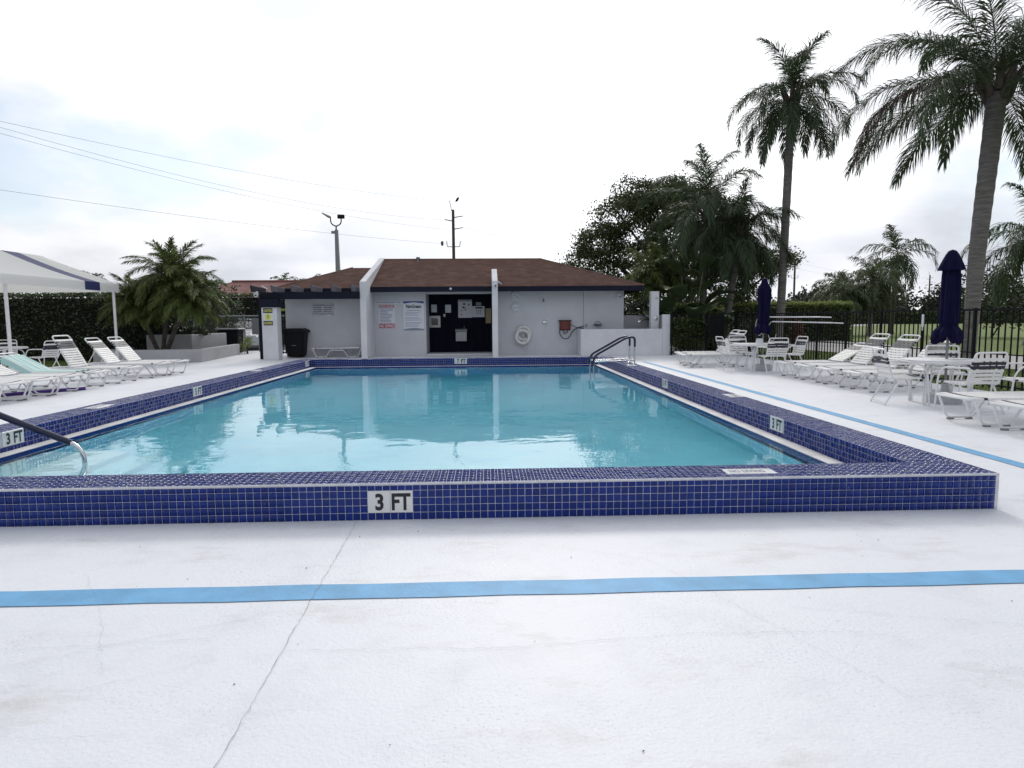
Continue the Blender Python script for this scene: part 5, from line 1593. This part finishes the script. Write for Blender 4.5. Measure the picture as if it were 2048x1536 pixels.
for i, (lab, x, y_, z, L) in enumerate((('slim palm closest to the end of the roof', 6.5, 27.2, 3.2, 1.35), ('slim palm in the middle of the thicket', 6.95, 27.6, 3.5, 1.4), ('slim palm leaning towards the pale trunk', 7.6, 27.8, 3.1, 1.3))):
    palm('slim_palm', lab, (x, y_, -.05), (x + (.0, .05, .25)[i], y_, z), .06, .045, L, 14, M_frond2, 51 + i, nl=34, ll=.5, lw=.045, elev=(80, -35), droop=(40, 100), boots=False, grav=.6, group='slim palms beside the shower wall', trunk_m=M_palmdk)

def hedge(label, x0, x1, y0, y1, h, n, m, size, seed, name='hedge', z0=-.05, cat='hedge', topm=None, ntop=0, inner=None):
    t = thing(name, label, cat, ((x0 + x1) / 2, (y0 + y1) / 2, z0))
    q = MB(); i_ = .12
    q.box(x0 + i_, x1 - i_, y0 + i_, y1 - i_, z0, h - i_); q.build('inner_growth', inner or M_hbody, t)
    r = np.random.default_rng(seed)
    A = np.array([(x1 - x0) * (y1 - y0), (x1 - x0) * (h - z0), (y1 - y0) * (h - z0), (y1 - y0) * (h - z0)]); A = A / A.sum()
    P_ = []
    for f, k in enumerate((A * n).astype(int)):
        u, v = r.random(k), r.random(k)
        dep = r.normal(0, .05, k) + .06 * np.sin(u * 37 + v * 11)
        if f == 0: P_.append(np.stack([x0 + u * (x1 - x0), y0 + v * (y1 - y0), h + dep * .7], 1))
        elif f == 1: P_.append(np.stack([x0 + u * (x1 - x0), y0 + dep, z0 + v * (h - z0)], 1))
        elif f == 2: P_.append(np.stack([x1 + dep, y0 + u * (y1 - y0), z0 + v * (h - z0)], 1))
        else: P_.append(np.stack([x0 + dep, y0 + u * (y1 - y0), z0 + v * (h - z0)], 1))
    P_ = np.concatenate(P_)
    V, F = leaf_quads(P_, size, r)
    o = newobj('foliage', np_mesh('foliage', V - np.array(wloc(t)), F, m), t)
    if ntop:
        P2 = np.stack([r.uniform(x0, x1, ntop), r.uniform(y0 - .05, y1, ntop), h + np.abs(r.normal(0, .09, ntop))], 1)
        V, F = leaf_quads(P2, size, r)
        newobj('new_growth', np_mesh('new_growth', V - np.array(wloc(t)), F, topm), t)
    return t
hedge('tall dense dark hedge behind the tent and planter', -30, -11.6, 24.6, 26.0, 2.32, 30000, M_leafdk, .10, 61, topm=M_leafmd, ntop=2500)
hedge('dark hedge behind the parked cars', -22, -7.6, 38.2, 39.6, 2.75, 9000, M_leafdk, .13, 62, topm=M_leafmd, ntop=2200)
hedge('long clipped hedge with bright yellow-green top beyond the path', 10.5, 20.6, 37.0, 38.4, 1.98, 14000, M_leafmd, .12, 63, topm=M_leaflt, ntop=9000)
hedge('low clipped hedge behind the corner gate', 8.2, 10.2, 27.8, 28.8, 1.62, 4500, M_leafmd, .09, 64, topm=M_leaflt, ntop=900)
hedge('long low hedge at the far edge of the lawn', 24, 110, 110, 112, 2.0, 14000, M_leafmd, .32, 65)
def shrub(label, lobes, n, size, m, seed, name='shrub', clump=.16, stems=True):
    c_ = lobes[0]; base = (c_[0], c_[1], -.05)
    st = [([(c_[0], c_[1], -.05), (l[0], l[1], l[2])], .05, .015) for l in lobes] if stems else []
    return tree(name, label, base, st, lobes, n, size, m, seed, cat='shrub', clump=clump, per=18)
shrub('tall rounded dark shrub behind the date palm clump', [(-13.2, 31, 2.1, 1.4, 1.0, 1.4), (-12.2, 31, 1.7, 1.1, 1.0, 1.3), (-14.6, 31, 1.8, 1.2, 1.0, 1.4)], 15000, .12, M_leafdk, 71, clump=.13)
shrub('dark glossy shrub behind the shower enclosure', [(5.9, 28.0, 1.0, 1.1, .8, 1.1), (7.3, 28.2, .9, 1.2, .8, 1.0)], 6000, .12, M_leafdk, 72)
shrub('leafy shrub pressed against the short fence', [(7.2, 24.6, .8, .6, .35, .55), (7.9, 24.7, .75, .5, .35, .55)], 3600, .09, M_leafmd, 73, clump=.1)
shrub('dark shrub beside the corner gate on the lawn side', [(9.6, 24.2, .6, .5, .5, .6), (9.9, 25.2, .6, .5, .5, .6)], 2600, .09, M_leafdk, 74, clump=.1)
shrub('small reddish shrub behind the fence near the path', [(12.4, 26.4, .75, .22, .22, .55)], 700, .11, M_leafred, 75, clump=.08)
shrub('round dark tree at the right photo edge on the lawn', [(31.0, 40, 2.6, 1.9, 1.8, 1.9), (32.5, 40, 2.3, 1.6, 1.6, 1.6)], 5000, .22, M_leafdk, 76, clump=.3)
shrub('spiky low grass plant on the upper planter tier', [(-11.1, 25.2, .98, .8, .35, .18)], 1500, .10, M_leafdk, 77, clump=.07, stems=False)
shrub('small yellow-green plant beside the dark utility bin', [(-9.8, 27.7, .35, .2, .2, .33)], 500, .07, M_leaflt, 78, clump=.07)
# far tree lines: read as one mass
def treeline(x0, x1, y_, h, seed, n=9000, size=.9):
    r = np.random.default_rng(seed)
    k = int((x1 - x0) / 5)
    lobes = [(x0 + (x1 - x0) * (i + r.random()) / k, y_ + r.uniform(-4, 4), h * r.uniform(.3, .55), r.uniform(3, 6), 3, h * r.uniform(.35, .6)) for i in range(k)]
    V, F = leaf_quads(lobes_points(lobes, n, r, 1.0, 20), size, r)
    o = newobj('distant_treeline', np_mesh('distant_treeline', V, F, M_far)); o['kind'] = 'stuff'
    q = MB()
    for l in lobes: q.lathe([(l[3] * .8, -.5), (l[3] * .8, l[2] * .6), (l[3] * .6, l[2] + l[5] * .2), (l[3] * .25, l[2] + l[5] * .45)], 11, (l[0], l[1] + 1.5, 0), lambda a, z: 1 + .15 * math.sin(3 * a + z))
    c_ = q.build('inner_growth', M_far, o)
    return o
treeline(30, 150, 135, 6.8, 81, 30000, .75)
treeline(-90, 10, 95, 4.6, 82, 20000, .55)
# grass tufts on the near lawn strips
def blades(rects, n, seed):
    r = np.random.default_rng(seed)
    V, F = [], []
    P_ = []
    A = np.array([(a[1] - a[0]) * (a[3] - a[2]) for a in rects]); A = A / A.sum()
    for a, k in zip(rects, (A * n).astype(int)): P_.append(np.stack([r.uniform(a[0], a[1], k), r.uniform(a[2], a[3], k), np.full(k, -.05)], 1))
    P_ = np.concatenate(P_); k = len(P_)
    h = r.uniform(.03, .08, k)[:, None]; an = r.uniform(0, 2 * PI, k)
    s = np.stack([np.cos(an), np.sin(an), np.zeros(k)], 1) * .006
    tip = P_ + np.stack([r.normal(0, .018, k), r.normal(0, .018, k), np.zeros(k)], 1) + np.array([0, 0, 1]) * h
    V = np.stack([P_ - s, P_ + s, tip], 1).reshape(-1, 3)
    o = newobj('grass', np_mesh('grass', V, np.arange(3 * k).reshape(-1, 3), M_blade)); o['kind'] = 'stuff'
blades([(8.97, 13.35, 8, 26), (-20, -12.35, 20.2, 24.4)], 42000, 91)

# ================================================================== PLANTER
pln = thing('planter', 'two-tier grey stucco planter beside the left loungers', 'planter', (-11, 23.5, 0))
def wall_path(pts, h, th, nm, z0=0.0):
    for (a, b_) in zip(pts[:-1], pts[1:]):
        a = Vector((a[0], a[1], 0)); b_ = Vector((b_[0], b_[1], 0)); d = (b_ - a).normalized(); nn = Vector((-d.y, d.x, 0)) * th
        q = MB(); P_ = [a, b_, b_ + nn, a + nn]
        q.prism([(p_.x, p_.y) for p_ in P_], z0, h, 'z'); q.build(nm, M_plant, pln, bevel=.012)
wall_path([(-12.55, 22.10), (-9.41, 22.43)], .42, .2, 'low_wall')
wall_path([(-9.408, 22.432), (-9.92, 27.2)], .421, .2, 'low_wall')
wall_path([(-12.75, 26.0), (-12.552, 22.1)], .419, -.2, 'low_wall')
wall_path([(-12.05, 24.15), (-10.55, 24.32)], .87, .18, 'upper_wall')
wall_path([(-10.548, 24.322), (-10.42, 27.2)], .869, .18, 'upper_wall')
q = MB(); q.prism([(-12.5, 22.2), (-9.6, 22.5), (-10.0, 27.1), (-12.7, 26)], .05, .34, 'z'); q.build('soil', M_soil, pln)
q = MB(); q.prism([(-12.0, 24.3), (-10.7, 24.45), (-10.6, 27.1), (-12.0, 27.1)], .345, .82, 'z'); q.build('soil', M_soil, pln)

# ================================================================== BACKGROUND OBJECTS
t = thing('utility_bin', 'dark utility bin with flat lid at the end of the planter', 'bin', (-10.6, 28.1, 0))
q = MB(); q.prism([(-10.95, .02), (-11.02, .98), (-10.18, .98), (-10.25, .02)], 27.8, 28.5, 'y'); q.build('body', M_black, t, bevel=.03)
q = MB(); q.box(-11.08, -10.12, 27.72, 28.55, .98, 1.04); q.build('lid', M_galv, t, bevel=.02)

def car(label, loc, rz, m):
    t = thing('parked_car', label, 'car', loc, rz, 'cars parked behind the gate')
    sec = [(-2.2, .45, .62), (-2.15, .85, .80), (-1.9, .93, .86), (-1.0, .98, .90), (1.0, .98, .90), (1.6, .88, .88), (2.15, .68, .78), (2.25, .45, .65)]
    q = MB(); vs, fs = [], []
    for (x, zt_, hw) in sec:
        vs += [(x, -hw, .25), (x, hw, .25), (x, hw, zt_ * .75), (x, hw * .92, zt_), (x, -hw * .92, zt_), (x, -hw, zt_ * .75)]
    for i in range(len(sec) - 1):
        for k in range(6):
            l = (k + 1) % 6; fs.append((i * 6 + k, i * 6 + l, i * 6 + 6 + l, i * 6 + 6 + k))
    fs += [tuple(range(6)), tuple(range(len(sec) * 6 - 6, len(sec) * 6))]
    q.add(vs, fs); q.build('body', m, t, smooth=True, bevel=.04, segs=2, world=False)
    def cab(x0, x1, x2, x3, z0, z1, hw0, hw1, mm, nm):
        q = MB(); q.add([(x0, -hw0, z0), (x3, -hw0, z0), (x3, hw0, z0), (x0, hw0, z0), (x1, -hw1, z1), (x2, -hw1, z1), (x2, hw1, z1), (x1, hw1, z1)], [(0, 3, 2, 1), (4, 5, 6, 7), (0, 1, 5, 4), (1, 2, 6, 5), (2, 3, 7, 6), (3, 0, 4, 7)])
        q.build(nm, mm, t, smooth=True, bevel=.05, segs=2, world=False)
    cab(-1.75, -1.1, .35, 1.15, .90, 1.42, .80, .62, M_glass, 'window_glass')
    cab(-1.2, -1.08, .33, .45, 1.36, 1.47, .68, .60, m, 'roof_panel')
    for x in (-1.35, 1.4):
        for s in (-1, 1):
            q = MB(); q.tube([(x, s * .72, .32), (x, s * .92, .32)], .32, 20); w = q.build('wheel', M_tyre, t, smooth=True, world=False)
            q = MB(); q.tube([(x, s * .915, .32), (x, s * .93, .32)], .2, 16); q.build('rim', M_galv, w, world=False)
    for s in (-1, 1):
        q = MB(); q.box(2.12, 2.2, s * .5 - .12, s * .5 + .12, .58, .70); q.build('headlight', M_signw, t, world=False)
car('white car parked behind the gate, seen between planter and pergola', (-11.6, 32.6, -.02), -PI / 2 + .25, M_car)
car('silver car parked beyond the date palms, half hidden by the planter', (-15.3, 33.4, -.02), -PI / 2 + .15, M_cark)
cf = thing('chain_link_fence', 'pipe-topped wire fence along the parking area', 'fence', (-13, 29.6, 0))
q = MB(); q.tube([(-17, 29.6, 1.55), (-8.2, 29.6, 1.55)], .03, 8); q.build('top_rail', M_galv, cf, smooth=True)
for k in range(5):
    q = MB(); q.tube([(-17 + k * 2.15, 29.6, 0), (-17 + k * 2.15, 29.6, 1.6)], .035, 8); q.build('post', M_galv, cf, smooth=True)
q = MB()
for k in range(74):
    x = -17 + k * .12
    for sg in (-1, 1):
        x2 = x + sg * 1.5
        if -17 <= x2 <= -8.2: q.tube([(x, 29.6, .03), (x2, 29.6, 1.53)], .0035, 3)
o = q.build('wire_mesh', M_galv, cf); o['kind'] = 'stuff'
for (x, lab) in ((-13.5, 'pale grey gate pillar behind the date palms'), (-9.9, 'pale grey utility box on the wire fence')):
    t = thing('utility_cabinet', lab, 'cabinet', (x, 29.4, 0))
    q = MB(); q.box(x - .25, x + .25, 29.35, 29.5, .75 if x > -10 else .5, 1.45 if x > -10 else 1.75); q.build('panel', M_galv, t, bevel=.01)
    q = MB(); q.box(x - .03, x + .03, 29.5, 29.55, 0, 1.4); q.build('post', M_galv, t)

# neighbouring red roof behind the hedge
nb = thing('neighbour_house', 'far house with red roof beyond the hedge', 'building', (-17, 62, 0))
q = MB(); q.box(-27, -9, 58, 66, 0, 2.9); q.build('wall', M_wall, nb)
q = MB()
q.add([(-28, 57, 2.9), (-8, 57, 2.9), (-8, 67, 2.9), (-28, 67, 2.9), (-23, 62, 4.85), (-12.5, 62, 4.85)], [(0, 1, 5, 4), (1, 2, 5), (2, 3, 4, 5), (3, 0, 4), (0, 3, 2, 1)])
rf = q.build('roof', M_redroof, nb)
q = MB(); q.tube([(-23, 62, 4.88), (-12.5, 62, 4.88)], .12, 6); q.tube([(-12.5, 62, 4.88), (-8, 57, 2.93)], .12, 6); q.build('ridge_cap', M_redroof, rf)
for k in range(3):
    q = MB(); q.box(-24 + k * 5, -22.4 + k * 5, 57.95, 58.0, 1.0, 2.2); q.build('window', M_glass, nb)
for i, (lab, x, y_, z, L) in enumerate((('small far palm peeping over the red roof', -18.5, 72, 5.2, 1.6), ('small far palm above the lower wing roof', -22.2, 75, 5.6, 1.7), ('small far palm over the pergola roof', -20.2, 74, 4.9, 1.5), ('small far palm over the tent corner', -41, 72, 5.8, 1.5))):
    palm('distant_palm', lab, (x, y_, -.05), (x, y_, z), .14, .1, L, 12, M_frond3, 101 + i, nl=20, ll=.6, lw=.09, boots=False, group='distant palms over the roofs', elev=(75, -30))

# light pole, utility poles, wires
t = thing('light_pole', 'square grey light pole with two floodlights behind the lower roof', 'light pole', (-7.3, 34, 0))
q = MB(); q.add([(-7.52, 33.9, 0), (-7.22, 33.9, 0), (-7.22, 34.2, 0), (-7.52, 34.2, 0), (-7.48, 33.95, 5.80), (-7.33, 33.95, 5.80), (-7.33, 34.12, 5.80), (-7.48, 34.12, 5.80)], [(0, 3, 2, 1), (4, 5, 6, 7), (0, 1, 5, 4), (1, 2, 6, 5), (2, 3, 7, 6), (3, 0, 4, 7)]); q.build('pole', M_galv, t)
q = MB(); q.box(-7.65, -7.485, 33.95, 34.12, 5.62, 5.74); q.build('bracket', M_galv, t)
q = MB(); q.tube([(-7.41, 34, 5.8), (-7.41, 34, 6.0)], .035, 8); q.tube(fillet([(-7.68, 34, 6.45), (-7.66, 34, 6.1), (-7.41, 34, 5.95), (-7.16, 34, 6.1), (-7.15, 34, 6.35)], .14, 5), .03, 8); q.build('arm', M_black, t, smooth=True)
q = MB(); q.box(-7.32, -6.98, 33.9, 34.05, 6.34, 6.53); q.build('floodlight', M_black, t, bevel=.02)
q = MB(); q.add([(-8.10, 33.95, 6.62), (-8.08, 34.1, 6.66), (-7.72, 34.15, 6.50), (-7.66, 33.95, 6.38), (-8.06, 33.95, 6.57), (-7.75, 33.9, 6.36)], [(0, 1, 2, 3), (0, 3, 5, 4), (0, 4, 1), (4, 5, 2, 1), (5, 3, 2)]); q.build('floodlight', M_black, t)
UP = (-2.85, 60)
def upole(label, x, y_, h, r_=.17):
    t = thing('utility_pole', label, 'utility pole', (x, y_, 0), 0, 'utility poles')
    q = MB(); q.tube([(x, y_, 0), (x, y_, h)], [r_, r_ * .72], 10); q.build('pole', M_wood, t, smooth=True)
    for (dx, z) in ((-.75, h - .9), (.85, h - .6), (.85, h - 1.6)):
        q = MB(); q.tube([(x, y_, z - .08), (x + dx, y_, z + .06)], [.05, .035], 6); q.build('insulator_arm', M_wood, t, smooth=True)
    q = MB(); q.tube([(x - .3, y_, h + .8), (x - .12, y_, h - .1)], .03, 6); q.build('ground_pin', M_wood, t)
    q = MB()
    for s in (-1, 1): q.tube(fillet([(x, y_, h - 3.2), (x + s * .55, y_, h - 3.2), (x + s * .6, y_, h - 2.7)], .1), .035, 6)
    q.build('cable_bracket', M_wood, t, smooth=True)
    q = MB(); q.lathe([(.1, 0), (.12, .3), (.05, .4)], 8, (x - 1.0, y_, h - 3.1)); q.build('fuse', M_wood, t)
upole('wooden utility pole behind the ridge of the brown roof', -2.85, 60, 10.9)
upole('slim utility pole far off right of the tall slim palm', 52, 112, 11.0, .2)
upole('distant thin pole on the far right skyline', 101, 150, 10.5, .2)
t = thing('perched_bird', 'tiny dark bird perched above the utility pole top', 'bird', (-2.45, 60, 11.7))
q = MB(); q.tube([(-2.62, 60, 11.58), (-2.5, 60, 11.72), (-2.40, 60, 11.88), (-2.32, 60, 11.96)], [.03, .11, .10, .04], 8); q.build('body', M_ink, t, smooth=True)
def wire(label, pts, sag):
    t = thing('power_line', label, 'wire', pts[0], 0, 'overhead power lines')
    q = MB(); P_ = []
    for (a, b_) in zip(pts[:-1], pts[1:]):
        for k in range(16):
            u = k / 16; P_.append(Vector(a).lerp(Vector(b_), u) - Vector((0, 0, sag * 4 * u * (1 - u))))
    P_.append(Vector(pts[-1]))
    q.tube(P_, .0075, 5); q.build('wire', M_wire, t)
wire('topmost power line sweeping from the upper left to the pole', [(-46, 3, 11.5), (-24.3, 32, 10.95), (-3.1, 60, 11.55)], .5)
wire('second power line below the topmost at the upper left', [(-46, 3, 11.3), (-24.3, 32, 10.85), (-3.5, 60, 10.0)], .9)
wire('third power line meeting the second midway across the left sky', [(-46, 3, 11.0), (-24.3, 32, 10.55), (-3.5, 60, 9.2)], .7)
wire('lowest power line across the left sky', [(-46, 3, 8.0), (-24.3, 32, 7.7), (-2.85, 60, 7.9)], .3)
wire('upper power line running right from the pole', [(-2.0, 60, 11.55), (52, 112, 11.6)], 1.0)
wire('middle power line running right from the pole', [(-2.0, 60, 10.3), (52, 112, 10.3)], 1.0)
wire('lower power line running right from the pole', [(-2.0, 60, 9.3), (52, 112, 9.3)], 1.0)
wire('far upper power line beyond the tall slim palm', [(52.8, 112, 10.3), (101, 150, 10)], 1.0)
wire('far lower power line beyond the tall slim palm', [(52.8, 112, 9.3), (101, 150, 9)], 1.0)
